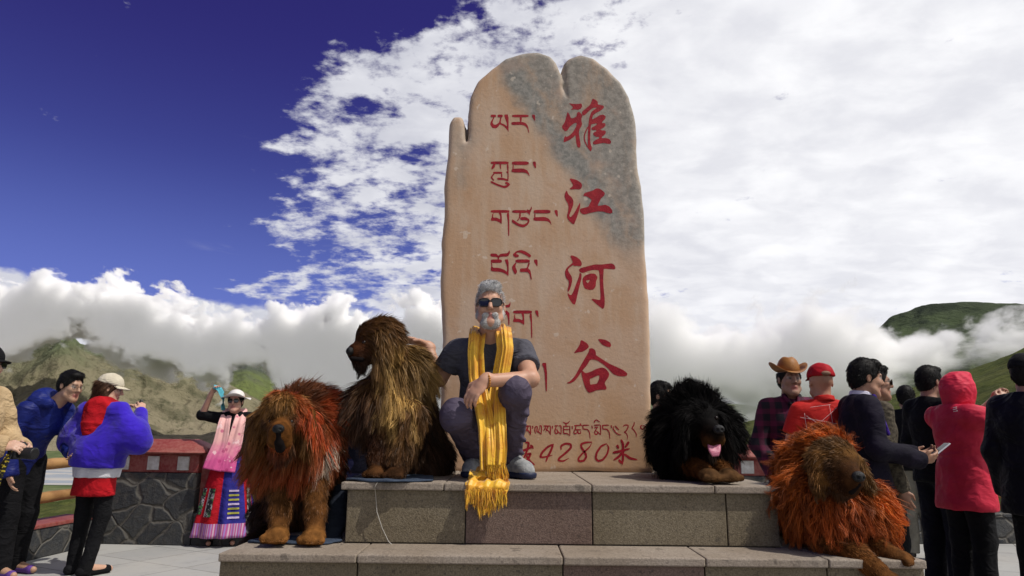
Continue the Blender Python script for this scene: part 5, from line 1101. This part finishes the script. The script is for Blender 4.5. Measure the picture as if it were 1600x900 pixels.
# --- dog one: sitting on the step at the left
hc = A(442, 656, 3.16)
pr = [cone(A(480, 782, 3.72), A(478, 690, 3.50), .185, .165, .08, col=BRN, len=.075, flow=(.3, 0, -1), lift=.45),
      ball(A(432, 800, 3.72), .115, .08, col=DBR, len=.07, flow=(-.3, 0, -1), lift=.5), ball(A(518, 795, 3.72), .10, .08, col=BRN, len=.06, flow=(.3, 0, -1), lift=.4),
      ball(A(466, 706, 3.36), .155, .08, col=(.16, .052, .016), len=.115, flow=(-.05, -.5, -1), lift=.55), ball(A(497, 648, 3.48), .12, .08, col=(.17, .05, .015), len=.10, flow=(.8, .2, .1), lift=.9),
      ball(A(470, 640, 3.42), .105, .06, col=(.12, .04, .015), len=.10, flow=(.5, .4, .8), lift=1.0), ball(A(425, 710, 3.30), .10, .06, col=(.17, .07, .02), len=.10, flow=(-.6, -.3, -1), lift=.6),
      ell(hc+P(.005, .03, .02), (.105, .105, .105), None, .04, col=(.20, .095, .026), len=.05, flow=(0, -.3, -1), lift=.8), ball(hc+P(0, -.04, .065), .065, .03, col=(.20, .095, .026), len=.045, flow=(0, -.6, -1), lift=.7),
      cone(A(439, 668, 3.10), A(436, 677, 3.00), .054, .048, .03, col=(.17, .065, .016), len=.009, flow=(0, .8, .3), lift=.1, dens=.8), ball(A(429, 689, 3.03), .034, .02, col=(.17, .065, .016), len=.010, flow=(-.2, 0, -1), lift=.1), ball(A(444, 690, 3.03), .035, .02, col=(.21, .085, .022), len=.010, flow=(.2, 0, -1), lift=.1),
      ball(A(422, 658, 3.09), .032, .02, col=(.03, .013, .006), len=.02, flow=(-.4, 0, -1), lift=.3), ball(A(456, 658, 3.09), .034, .02, col=(.03, .013, .006), len=.02, flow=(.4, 0, -1), lift=.3), ball(A(440, 700, 3.10), .05, .04, col=(.05, .02, .009), len=.05, flow=(0, -.2, -1), lift=.3),  # eye hollows: their shade is painted in as near-black fur
      cone(hc+P(-.105, .02, .015), hc+P(-.115, -.005, -.10), .036, .034, .03, col=(.15, .065, .018), len=.075, flow=(-.15, -.2, -1), lift=.35), cone(hc+P(.118, .02, .015), hc+P(.138, -.005, -.10), .036, .034, .03, col=(.17, .075, .02), len=.075, flow=(.15, -.2, -1), lift=.35),
      cone(A(441, 745, 3.30), A(437, 800, 3.22), .058, .044, .04, col=TAN, len=.034, flow=(0, 0, -1), lift=.2), cone(A(437, 800, 3.22), A(435, 832, 3.18), .044, .043, .03, col=TAN, len=.026, flow=(0, 0, -1), lift=.15),
      cone(A(494, 745, 3.32), A(493, 800, 3.24), .058, .044, .04, col=TAN, len=.034, flow=(0, 0, -1), lift=.2), cone(A(493, 800, 3.24), A(492, 834, 3.20), .044, .043, .03, col=TAN, len=.026, flow=(0, 0, -1), lift=.15),
      cone(A(445, 815, 3.70), A(412, 838, 3.45), .055, .045, .04, col=DBR, len=.06, flow=(-1, -.6, -.3), lift=.3), cone(A(412, 838, 3.45), A(388, 848, 3.28), .035, .018, .04, col=DBR, len=.05, flow=(-1, -.8, -.2), lift=.2)]
pr += paw(433, 836, 3.13, .052, (.22, .095, .026)) + paw(490, 838, 3.15, .052, (.22, .095, .026))
def rec1(r, c, rng):
    m = fbm(r*7.0, 3, 3); dx = r[:, 0]-hc[0]; dz = r[:, 2]-hc[2]; reg = np.clip((dx-.03)/.08, 0, 1)*np.clip((.24+dz)/.08, 0, 1)*np.clip(1.4-(r[:, 1]-3.15)/.42, 0, 1) + np.clip((dz-.09)/.05, 0, 1) + .55*np.clip((-dz-.06)/.06, 0, 1)*np.clip((.30+dz)/.06, 0, 1)*np.clip((3.32-r[:, 1])/.08, 0, 1)
    w_ = np.clip(reg, 0, 1)*np.clip(.55+m*2.6, 0, 1); w_ = w_[:, None]; c = c*(1-w_)+np.array(RED_)*rng.uniform(.5, 1.5, (len(r), 1))*w_
    wh = (fbm(r*16, 2, 9) > .50) & (dx > .12) & (dz < -.03) & (dz > -.2); c[wh] = np.array((.45, .36, .28)); return c
d1 = dog('brown mastiff with red dyed mane sitting on the lower step left of the pedestal', pr, 21, 62000, base=onz(462, 840, STEP), recolor=rec1)
n1c = A(435, 670, 2.955)
feature(d1, 'nose', [ell(n1c, (.026, .018, .020), None, .01), ball(n1c+P(-.012, -.014, -.002), .006, .004, 's'), ball(n1c+P(.012, -.014, -.002), .006, .004, 's')], nosem)
feature(d1, 'mouth', [cone(n1c+P(0, .004, -.015), A(436, 692, 2.98), .012, .017, .01), cone(A(436, 692, 2.98), A(438, 700, 3.0), .018, .022, .01)], lipm)
for q in (-1, 1): feature(d1, 'eye', [ball(A(438.5+16.5*q, 659, 3.062), .0105, .004)], eyem)

# --- dog two: sitting on the pedestal, head turned to the left
hc = A(584, 538, 3.47)
pr = [cone(A(648, 712, 3.80), A(628, 610, 3.68), .165, .145, .08, col=(.045, .020, .009), len=.085, flow=(.4, .2, -1), lift=.4), ball(A(668, 715, 3.85), .12, .08, col=DBR, len=.07, flow=(.4, 0, -1), lift=.4),
      ball(A(604, 625, 3.56), .145, .08, col=(.10, .048, .016), len=.15, flow=(-.1, -.3, -1), lift=.35), ball(A(633, 575, 3.62), .115, .08, col=(.20, .115, .038), len=.14, flow=(.35, -.1, -1), lift=.5), ball(A(577, 630, 3.48), .10, .07, col=(.05, .022, .010), len=.14, flow=(-.3, -.2, -1), lift=.3),
      ell(hc+P(.03, .0, .015), (.118, .108, .108), None, .05, col=(.13, .058, .016), len=.045, flow=(.7, 0, -.6), lift=.5), ball(hc+P(.045, .02, .06), .075, .05, col=(.12, .056, .017), len=.075, flow=(.8, .1, -.35), lift=.75),
      cone(A(571, 545, 3.42), A(556, 550, 3.38), .062, .045, .03, col=(.055, .018, .007), len=.009, flow=(1, 0, 0), lift=.1, dens=.7), ball(A(562, 567, 3.40), .036, .03, col=(.02, .010, .006), len=.04, flow=(0, 0, -1), lift=.2),
      ball(hc+P(-.03, -.045, .048), .050, .03, col=(.055, .022, .009), len=.02, flow=(.8, 0, .4), lift=.4),
      cone(hc+P(.05, -.085, .03), hc+P(.06, -.105, -.11), .040, .036, .03, col=(.13, .068, .022), len=.10, flow=(.15, -.15, -1), lift=.25),
      cone(A(598, 655, 3.46), A(592, 715, 3.42), .070, .050, .05, col=(.06, .022, .009), len=.035, flow=(0, 0, -1), lift=.25), cone(A(592, 715, 3.42), A(590, 733, 3.41), .050, .045, .03, col=(.05, .02, .008), len=.02, flow=(0, 0, -1), lift=.2),
      cone(A(638, 650, 3.46), A(626, 712, 3.40), .085, .056, .05, col=(.11, .052, .017), len=.065, flow=(-.15, -.2, -1), lift=.4), cone(A(626, 712, 3.40), A(621, 733, 3.38), .054, .045, .03, col=(.045, .018, .008), len=.03, flow=(0, 0, -1), lift=.2)]
pr += paw(588, 738, 3.37, .046, (.095, .04, .014), d=(-.3, -1, 0)) + paw(618, 740, 3.34, .046, (.05, .022, .009), d=(-.2, -1, 0))
def rec2(r, c, rng):
    m = fbm(r*np.array((14, 14, 3)), 3, 13); dx = r[:, 0]-hc[0]; dz = r[:, 2]-hc[2]; reg = np.clip((dx-.05)/.08, 0, 1)*np.clip((.48+dz)/.12, 0, 1)*np.clip((.04-dz)/.10, 0, 1)*np.clip((3.72-r[:, 1])/.1, 0, 1)
    w_ = (reg*np.clip(m*2.8+.55, 0, 1))[:, None]; return c*(1-w_)+np.array(BLN)*rng.uniform(.5, 1.7, (len(r), 1))*w_
d2 = dog('large shaggy brown and golden mastiff sitting on the pedestal with its head turned left', pr, 33, 66000, base=onz(625, 742, TOP), recolor=rec2, clumpf=.78)
n2c = A(547, 549, 3.345); feature(d2, 'nose', [ell(n2c, (.020, .028, .022), None, .01), ball(n2c+P(-.008, -.02, 0), .006, .004, 's')], nosem); feature(d2, 'eye', [ball(A(569, 535, 3.365), .0115, .004)], eyem); feature(d2, 'lip', [cone(n2c+P(.012, -.004, -.034), A(566, 562, 3.36), .010, .012, .01)], lipm)

# --- dog three: black, lying on the pedestal right of the stone
hc = A(1092, 662, 3.50)
bl = dict(col=BLK)
pr = [ball(A(1072, 672, 3.72), .155, .08, len=.10, flow=(-.4, -.1, -.4), lift=.9, **bl), ball(A(1068, 700, 3.68), .14, .08, len=.10, flow=(-.3, -.2, -1), lift=.5, **bl), cone(A(1065, 705, 4.05), A(1070, 690, 3.8), .15, .15, .08, len=.07, flow=(0, 0, -1), lift=.5, **bl),
      ball(A(1083, 644, 3.66), .125, .06, len=.10, flow=(-.1, .1, 1), lift=1.0, **bl), ball(A(1118, 672, 3.62), .115, .06, len=.085, flow=(.8, -.1, -.4), lift=.8, **bl), ball(A(1100, 705, 3.56), .12, .06, len=.09, flow=(.1, -.3, -1), lift=.4, **bl),
      ell(hc+P(0, 0, .01), (.095, .10, .095), None, .04, len=.05, flow=(-.3, 0, .2), lift=.7, **bl), cone(A(1102, 668, 3.43), A(1116, 678, 3.35), .062, .047, .03, len=.008, flow=(-.3, 1, 0), lift=.1, dens=.6, **bl), ball(A(1108, 690, 3.36), .036, .02, col=(.10, .04, .012), len=.008, flow=(0, 0, -1), lift=.1), ball(A(1124, 688, 3.37), .030, .02, col=(.16, .075, .022), len=.008, flow=(0, 0, -1), lift=.1),
      cone(hc+P(-.08, -.05, .03), hc+P(-.10, -.07, -.10), .036, .03, .03, len=.07, flow=(-.2, 0, -1), lift=.3, **bl), cone(hc+P(.10, -.02, .03), hc+P(.115, -.04, -.09), .034, .03, .03, len=.07, flow=(.3, 0, -1), lift=.3, **bl),
      cone(A(1082, 724, 3.50), A(1102, 739, 3.38), .048, .042, .012, col=(.13, .048, .013), len=.018, flow=(.3, -1, 0), lift=.2), cone(A(1118, 724, 3.50), A(1132, 739, 3.40), .048, .042, .012, col=(.12, .045, .012), len=.018, flow=(.3, -1, 0), lift=.2)]
pr += paw(1108, 743, 3.31, .048, (.10, .05, .02), d=(.3, -1, 0)) + paw(1138, 743, 3.33, .048, (.10, .05, .02), d=(.3, -1, 0))
d3 = dog('black mastiff with its tongue out lying on the pedestal right of the carved stone', pr, 45, 56000, base=onz(1085, 748, TOP), clumpf=.6, fm=furk)
n3c = A(1123, 671, 3.305); feature(d3, 'nose', [ell(n3c, (.028, .020, .022), None, .01), ball(n3c+P(-.011, -.014, -.002), .006, .004, 's'), ball(n3c+P(.011, -.014, -.002), .006, .004, 's')], nosem)
v, fc = ribbon([A(1115, 690, 3.38), A(1116, 694, 3.33), A(1117, 703, 3.305), A(1118, 713, 3.31)], [.055, .062, .060, .03], (1, .2, 0), .5, .003, 14, 8, .008, 2); mesh_obj('tongue', v, fc, tonguem, d3)
for q in (-1, 1): feature(d3, 'eye', [ball(A(1105+14*q, 653, 3.41), .010, .004)], eyem)

# --- dog four: orange, lying on the step right of the pedestal, looking right
hc = A(1304, 722, 3.10)
orn = dict(col=ORG)
pr = [cone(A(1262, 800, 3.62), A(1275, 790, 3.35), .17, .165, .08, col=BRN, len=.05, flow=(0, .5, -1), lift=.3), ball(A(1285, 760, 3.30), .15, .08, len=.12, flow=(-.6, -.1, -.5), lift=.6, **orn), ball(A(1262, 725, 3.34), .10, .06, len=.12, flow=(-.8, -.1, .2), lift=.6, **orn), ball(A(1292, 705, 3.28), .095, .06, len=.10, flow=(-.5, -.2, .6), lift=.6, **orn),
      ball(A(1300, 800, 3.16), .125, .07, len=.12, flow=(.05, -.3, -1), lift=.45, col=(.30, .060, .009)), ball(A(1345, 790, 3.18), .11, .06, len=.11, flow=(.7, -.2, -.8), lift=.6, **orn), ball(A(1262, 775, 3.22), .11, .06, len=.11, flow=(-.6, -.2, -.8), lift=.7, **orn),
      ell(hc+P(.0, 0, .01), (.098, .105, .092), None, .04, col=(.17, .08, .022), len=.04, flow=(-.5, .3, .2), lift=.45), ball(A(1303, 730, 3.02), .036, .02, col=(.022, .010, .005), len=.02, flow=(-.5, 0, -.5), lift=.3), cone(A(1317, 735, 3.03), A(1331, 749, 2.96), .064, .048, .03, col=(.075, .030, .010), len=.010, flow=(-.5, 1, .2), lift=.1, dens=.6), ball(A(1327, 764, 2.98), .038, .02, col=(.05, .02, .009), len=.012, flow=(0, 0, -1), lift=.1), ball(A(1312, 758, 3.03), .045, .03, col=(.10, .042, .014), len=.03, flow=(0, -.2, -1), lift=.2),
      cone(hc+P(-.095, -.03, .015), hc+P(-.105, -.06, -.095), .034, .030, .03, col=(.17, .075, .020), len=.04, flow=(-.1, -.2, -1), lift=.2), cone(hc+P(.095, -.01, .0), hc+P(.125, -.02, -.09), .030, .026, .03, col=(.17, .085, .026), len=.045, flow=(.3, 0, -1), lift=.3),
      cone(A(1290, 842, 3.12), A(1338, 868, 3.02), .062, .052, .04, col=(.17, .06, .014), len=.03, flow=(.8, -.5, -.5), lift=.25), cone(A(1338, 868, 3.02), A(1372, 893, 2.93), .050, .042, .03, col=(.18, .07, .018), len=.02, flow=(.6, -.6, -.6), lift=.2),
      cone(A(1335, 838, 3.16), A(1370, 858, 3.08), .056, .048, .04, col=(.16, .055, .013), len=.025, flow=(.8, -.4, -.4), lift=.25), cone(A(1370, 858, 3.08), A(1393, 868, 3.02), .046, .042, .03, col=(.16, .06, .016), len=.018, flow=(.8, -.5, -.4), lift=.2)]
pr += paw(1384, 905, 2.90, .046, (.15, .062, .018), d=(.5, -1, -.4)) + paw(1405, 872, 2.99, .046, (.15, .062, .018), d=(.75, -.7, 0))
def rec4(r, c, rng):
    m = np.clip(.5+fbm(r*11, 3, 17)*1.8, 0, 1)[:, None]; o = (c[:, :1] > .2); return np.where(o, c*(.55+.75*m), c)
d4 = dog('orange maned mastiff lying on the right end of the step', pr, 57, 64000, base=onz(1310, 878, STEP), recolor=rec4, curl_long=.30, clumpf=.86)
n4c = A(1341, 745, 2.92); feature(d4, 'nose', [ell(n4c, (.028, .022, .023), None, .01), ball(n4c+P(-.009, -.016, -.002), .006, .004, 's'), ball(n4c+P(.013, -.012, -.002), .006, .004, 's')], nosem)
for q in (-1, 1): feature(d4, 'eye', [ball(A(1319+13*q, 724-1*q, 2.995), .010, .004)], eyem)
feature(d4, 'mouth', [cone(n4c+P(.002, .004, -.03), A(1330, 768, 2.95), .010, .014, .01)], lipm)

# ------------------------------------------------------------------ rags under the dogs, cord
denim = mat('denim_rag', (.018, .028, .05), .9, (.035, .05, .08), 14, bump=.5, bscale=80, fine=((.07, .10, .15), 160, .3))
def rag(outline, z, label, seed, drop=None):
    q = [onz(x, y, z)[:2] for x, y in outline]; q = np.array(q); c = q.mean(0); V = []; n = len(q)*6; t = np.linspace(0, len(q), n, endpoint=False); ring = np.stack([np.interp(t, range(len(q)+1), np.append(q[:, k], q[0, k])) for k in (0, 1)], 1)
    R_n = 8; Fs = []
    for j in range(R_n+1):
        s = j/R_n
        for i in range(n):
            p = c+(ring[i]-c)*s*(1+.03*math.sin(i*2.1)*(j == R_n)); z_ = z+.007+.006*fbm(np.array([[p[0]*16, p[1]*16, seed]]), 2, seed)[0]; V.append((p[0], p[1], z_))
    for j in range(R_n):
        for i in range(n): Fs.append((j*n+i, j*n+(i+1) % n, (j+1)*n+(i+1) % n, (j+1)*n+i))
    o = mesh_obj('rag', V, Fs, denim); tag(o, label, 'rag'); m = o.modifiers.new('solid', 'SOLIDIFY'); m.thickness = .008; m.offset = 0; return o
rag([(387, 849), (420, 842), (530, 838), (534, 848), (500, 853), (430, 851)], STEP, 'dark blue denim rag under the paws of the red maned dog on the step', 2)
rag([(541, 752), (560, 744), (620, 741), (676, 747), (676, 753), (610, 755)], TOP, 'dark blue denim rag under the golden brown dog on the pedestal', 5)
V, Fq = sdf_mesh([cone(A(534, 775, 3.42), A(520, 838, 3.34), .030, .05, .05), cone(A(534, 770, 3.5), A(530, 800, 3.45), .035, .05, .05)], .01, 2); N = vnormals(V, Fq); V = V+N*(.02*fbm(V*14, 3, 3))[:, None]
tag(mesh_obj('rag', V, Fq, cloth('black_rag', (.012, .016, .026))), 'crumpled dark rag bunched between the red maned dog and the pedestal', 'rag')
pts = [onz(588, 756, TOP)+P(0, .02, .003), onz(588, 756, TOP)+P(0, -.03, -.01)]
for x, y in ((587, 775), (589, 800), (597, 825), (607, 846)): pts.append(at(x, y, YF-.018))
pts.append(onz(612, 852, STEP)+P(0, 0, .004)); v, fc = tube(pts, .0016, 6); tag(mesh_obj('cord', v, fc, mat('cord', (.42, .40, .36), .8)), 'thin pale cord hanging from the rag down the pedestal face', 'cord')

# ------------------------------------------------------------------ the seated man
def grd(x, y, z, up): p = onz(x, y, z); return P(p[0], p[1], z+up)
aL = grd(797, 748, TOP, .095)+P(0, .10, 0); aR = grd(738, 748, TOP, .10)+P(0, .20, 0)
J = dict(hd=A(766, 481, 3.47), nk=A(766, 522, 3.56), ch=A(764, 571, 3.63), wa=A(759, 622, 3.69), pv=A(757, 668, 3.74), shR=A(713, 549, 3.64), elR=A(686, 592, 3.70), wrR=A(668, 541, 3.74), shL=A(814, 547, 3.60), elL=A(829, 592, 3.37), wrL=A(757, 595, 3.26),
         hiR=A(736, 668, 3.72), knR=A(713, 650, 3.36), anR=aR, toR=aR+P(-.015, -.15, -.062), hiL=A(783, 668, 3.72), knL=A(806, 610, 3.34), anL=aL, toL=aL+P(.085, -.135, -.062))
f = Fig('grey bearded man in sunglasses and dark T-shirt sitting before the stone', (0, 0, 0), 0, 1, J, (.03, -.99, .04), (-.03, .04, 1), skin=(.47, .265, .18))
f.root.location = tuple(onz(765, 745, TOP)); 
f.hs = .92; f.base = np.array((0, 0, 0.)); f.T = P(0, -1, .12)
f.body(h=.0048, lips=True, hands={'L': (P(-.62, -.22, -.75), P(.30, .75, -.45), .55), 'R': (P(-.85, -.15, .30), P(-.2, -.3, -.9), .30)}, extra=[cone(f.h(.094, -.030, -.030), f.h(.084, -.042, -.062), .004, .004, .01, 's'), cone(f.h(.094, .030, -.030), f.h(.084, .042, -.062), .004, .004, .01, 's')])
M_tee = cloth('charcoal_tee', (.080, .080, .098), (.060, .060, .075), .9, .4, 16); M_tr = cloth('plum_trousers', (.080, .066, .100), (.060, .048, .075), .7, .45, 13)
f.top('t_shirt', M_tee, .008, 'short', .03, fold=(.009, 7, (1, 1, .6), 4), h=.007)
p = [cone(J['wa']*.35+J['pv']*.65, J['pv'], .130, .150, .03, sq=(f.T, 1.25))]
for q in 'LR':
    d = unit(J['an'+q]-J['kn'+q]); p += [cone(J['hi'+q], J['kn'+q], .084, .066, .04), ball(J['kn'+q]+P(0, -.005, .005), .066 if q == 'L' else .072, .04), cone(J['kn'+q], J['an'+q]-d*.01, .063, .060, .04, flat='b')]
    th = unit(J['kn'+q]-J['hi'+q])
    for s_, r_ in ((.45, .088), (.62, .086), (.78, .08)): c = J['hi'+q]*(1-s_)+J['kn'+q]*s_; p.append(cone(c+P(-.07, -.02, -.05+.02*s_), c+P(.07, -.03, -.06), .010, .010, .02))
    for s_ in (.12, .25, .40, .62, .82): c = J['kn'+q]*(1-s_)+J['an'+q]*s_; p.append(cone(c+P(-.055, -.055, .03), c+P(.06, -.045, -.03), .007, .010, .018))
f.add('trousers', p, M_tr, .007, (), None, (.008, 8, (1, 1, .8), 5))
M_shoe = mat('shoe_grey', (.20, .21, .22), .7, (.32, .33, .33), 30, bump=.4, bscale=90); M_sole = mat('shoe_sole', (.014, .02, .05), .5); M_lace = mat('shoe_lace', (.5, .5, .5), .7)
for q in 'LR':
    a, t = J['an'+q], J['to'+q]; d = unit(P(*(t-a)[:2], 0)); l = P(-d[1], d[0], 0); z0 = TOP+.004; hl = P(*(a-d*.045)[:2], z0+.040)
    t2 = P(*t[:2], z0+.036); so = f.add('shoe', [cone(hl, t2-d*.02, .040, .038, .03), cone(a+P(0, 0, .01), hl+d*.03, .046, .048, .03), ball(t2, .036, .03), cone(a+d*.03, t2-d*.03+P(0, 0, .015), .038, .034, .03)], M_shoe, .006, [((0, 0, z0+.016), (0, 0, -1))])
    f.add('sole', [cone(hl-P(0, 0, .022), t2-P(0, 0, .018), .047, .045, .01), ball(t2+P(0, 0, -.010), .043, .02), cone(hl-P(0, 0, .0), hl+P(0, 0, .01)-d*.01, .044, .040, .02)], M_sole, .006, [((0, 0, z0), (0, 0, -1)), ((0, 0, z0+.030), (0, 0, 1))], parent=so)
    f.add('toe_cap', [ball(t2-d*.004+P(0, 0, .002), .0385, .02), cone(t2-d*.02, t2-d*.045-P(0, 0, .012), .037, .036, .02)], M_sole, .006, [((0, 0, z0+.014), (0, 0, -1)), (t2-d*.022, -d+P(0, 0, .5))], parent=so)
    f.add('heel_cap', [cone(hl-P(0, 0, .005), hl+P(0, 0, .045), .0425, .036, .02)], M_sole, .006, [(hl+d*.012, d)], parent=so)
    ls = []
    for k in range(4): c = a+d*(.045+.024*k)+P(0, 0, .018-.017*k)-P(0, 0, .0); ls.append(tube([c-l*.026+P(0, 0, -.012), c+P(0, 0, .010), c+l*.026+P(0, 0, -.012)], .0028, 6)); ls.append(tube([c-l*.024, c+d*.02+l*.024], .0022, 6))
    v, fc = merge(ls); mesh_obj('laces', v, fc, M_lace, so)
    f.add('sock', [cone(a+P(0, .0, .02), a+unit(J['kn'+q]-a)*.10, .040, .046, .01, flat='ab')], cloth('grey_sock', (.10, .10, .11)), .006)
h_ = f.h; RH = f.RH
GR = [(.75, .75, .75), (.88, .88, .88), (.50, .50, .51), (.90, .90, .90), (.16, .16, .17)]
face_cut = ell(h_(.088, 0, -.012), (.072, .072, .098), RH, .012, 's')
hp_ = [ell(h_(-.014, 0, .037), (.076, .095, .096), RH, .02), ell(h_(.05, 0, .112), (.058, .040, .030), RH, .03), ell(h_(-.055, 0, -.02), (.070, .045, .06), RH, .03), face_cut, ell(h_(.0, .088, -.006), (.014, .02, .03), RH, .006, 's'), ell(h_(.0, -.088, -.006), (.014, .02, .03), RH, .006, 's')]
hair_on(f, 'hair', f.scl(hp_), 9000, .021, GR, P(.15, -.4, .25), .75, .15, 71)
bp_ = [cone(h_(.010, .061, -.050), h_(.066, .028, -.106), .0175, .021, .03), cone(h_(.010, -.061, -.050), h_(.066, -.028, -.106), .0175, .021, .03), cone(h_(.004, .071, .0), h_(.010, .062, -.05), .009, .015, .02), cone(h_(.004, -.071, .0), h_(.010, -.062, -.05), .009, .015, .02), ell(h_(.064, 0, -.106), (.032, .031, .026), RH, .02), cone(h_(.086, -.030, -.058), h_(.090, .030, -.058), .010, .010, .01), cone(h_(.100, -.024, -.060), h_(.100, .024, -.060), .0055, .0055, .006, 's'), cone(h_(.086, -.030, -.06), h_(.076, -.032, -.10), .010, .016, .02), cone(h_(.086, .030, -.06), h_(.076, .032, -.10), .010, .016, .02)]
hair_on(f, 'beard', f.scl(bp_), 4200, .008, [(.58, .57, .55), (.72, .71, .69), (.34, .32, .30), (.18, .15, .13)], P(0, -.3, -1), .5, .2, 73)
f.glasses(M_lens, M_frame, (.033, .024), False, .92)
# bracelet of beads at the wrist
bd = []; d_ = unit(J['wrL']-J['elL']); u_ = unit(np.cross(d_, (0, 0, 1))); w_ = np.cross(d_, u_)
V = []; Fs = []; iv, jf = ico(2)
for k in range(20): a = 2*math.pi*k/20; c = J['wrL']-d_*.012+(u_*math.cos(a)+w_*math.sin(a))*.034; Fs.append(jf+len(iv)*k); V.append(iv*.0062+c)
mesh_obj('bead_bracelet', np.concatenate(V), np.concatenate(Fs), mat('bead_wood', (.40, .16, .03), .35), f.root)
# the long yellow scarf
M_y = mat('yellow_silk', (.68, .36, .018), .45, (.52, .20, .010), 7, bump=.25, bscale=30, spec=.4, sheen=.3); b = bsdf(M_y); c = coord('Object')
yc = mixc(sstep(.40, .66, noise(c, 9, 5, .6)), (.74, .43, .022), (.60, .255, .010)); yc = mixc(sstep(.58, .66, noise(c, 24, 4, .6, .8))*.55, yc, (.46, .12, .008)); lk(yc, b.inputs['Base Color'])
sc = thing('scarf', 'long golden yellow silk scarf round the neck of the seated man', 'scarf', tuple(A(768, 640, 3.4)))
nk = J['nk']
v, fc = ribbon([nk+P(.0, .085, .045), nk+P(-.065, .045, .045), A(746, 520, 3.46), A(743, 550, 3.44), A(745, 590, 3.43), A(752, 625, 3.37), A(760, 665, 3.32), A(763, 705, 3.285), A(765, 735, 3.27)], [.09, .09, .085, .08, .08, .08, .08, .085, .09], (1, .15, 0), 2.2, .010, 90, 30, .003, 3); mesh_obj('band', v, fc, M_y, sc)
v, fc = ribbon([nk+P(.0, .080, .05), nk+P(.065, .040, .05), A(786, 517, 3.45), A(789, 545, 3.43), A(781, 590, 3.42), A(775, 630, 3.36), A(775, 670, 3.305), A(776, 700, 3.27), A(775, 728, 3.255)], [.09, .09, .085, .085, .085, .09, .10, .10, .09], (1, -.15, 0), 2.6, .011, 90, 34, .003, 6); mesh_obj('band', v, fc, M_y, sc)
ledge = [A(764, 728, 3.32), A(763, 746, 3.26), onz(762, 755, TOP)+P(0, .04, .022), onz(762, 755, TOP)+P(0, -.020, .016), A(761, 759, YF-.036), A(760, 768, YF-.040)]
v, fc = ribbon(ledge, [.11, .15, .19, .205, .20, .185], (1, 0, 0), 3.3, .007, 40, 40, .003, 9); mesh_obj('drape', v, fc, M_y, sc)
rng = np.random.default_rng(5); n = 420; x = rng.uniform(728, 792, n); r = np.array([A(a, 766+rng.uniform(-3, 4)+(a-760)*.03, YF-.042) for a in x]) + rng.normal(0, .006, (n, 3))*np.array((.3, 1, .3)); r[:, 1] = np.minimum(r[:, 1], YF-.02)
L = rng.uniform(.045, .085, n)*np.where((x > 745) & (x < 778), 1.15, .8); strands('fringe', r, np.tile((0., -1, 0), (n, 1)), np.tile((0., 0, -1.), (n, 1)), L, np.tile((.6, .3, .02), (n, 1)), M_y, sc, .0045, 5, .25, .05, .6, 14, .02, .10, 5, .4, .12)
n = 160; x = rng.uniform(760, 790, n); r = np.array([A(a, 722, 3.252) for a in x]); strands('fringe', r, np.tile((0., -1, 0), (n, 1)), np.tile((0.12, 0, -1.), (n, 1)), rng.uniform(.05, .085, n), np.tile((.6, .3, .02), (n, 1)), M_y, sc, .0045, 4, .4, .05, .5, 14, .02, .1, 6, .5, .15)
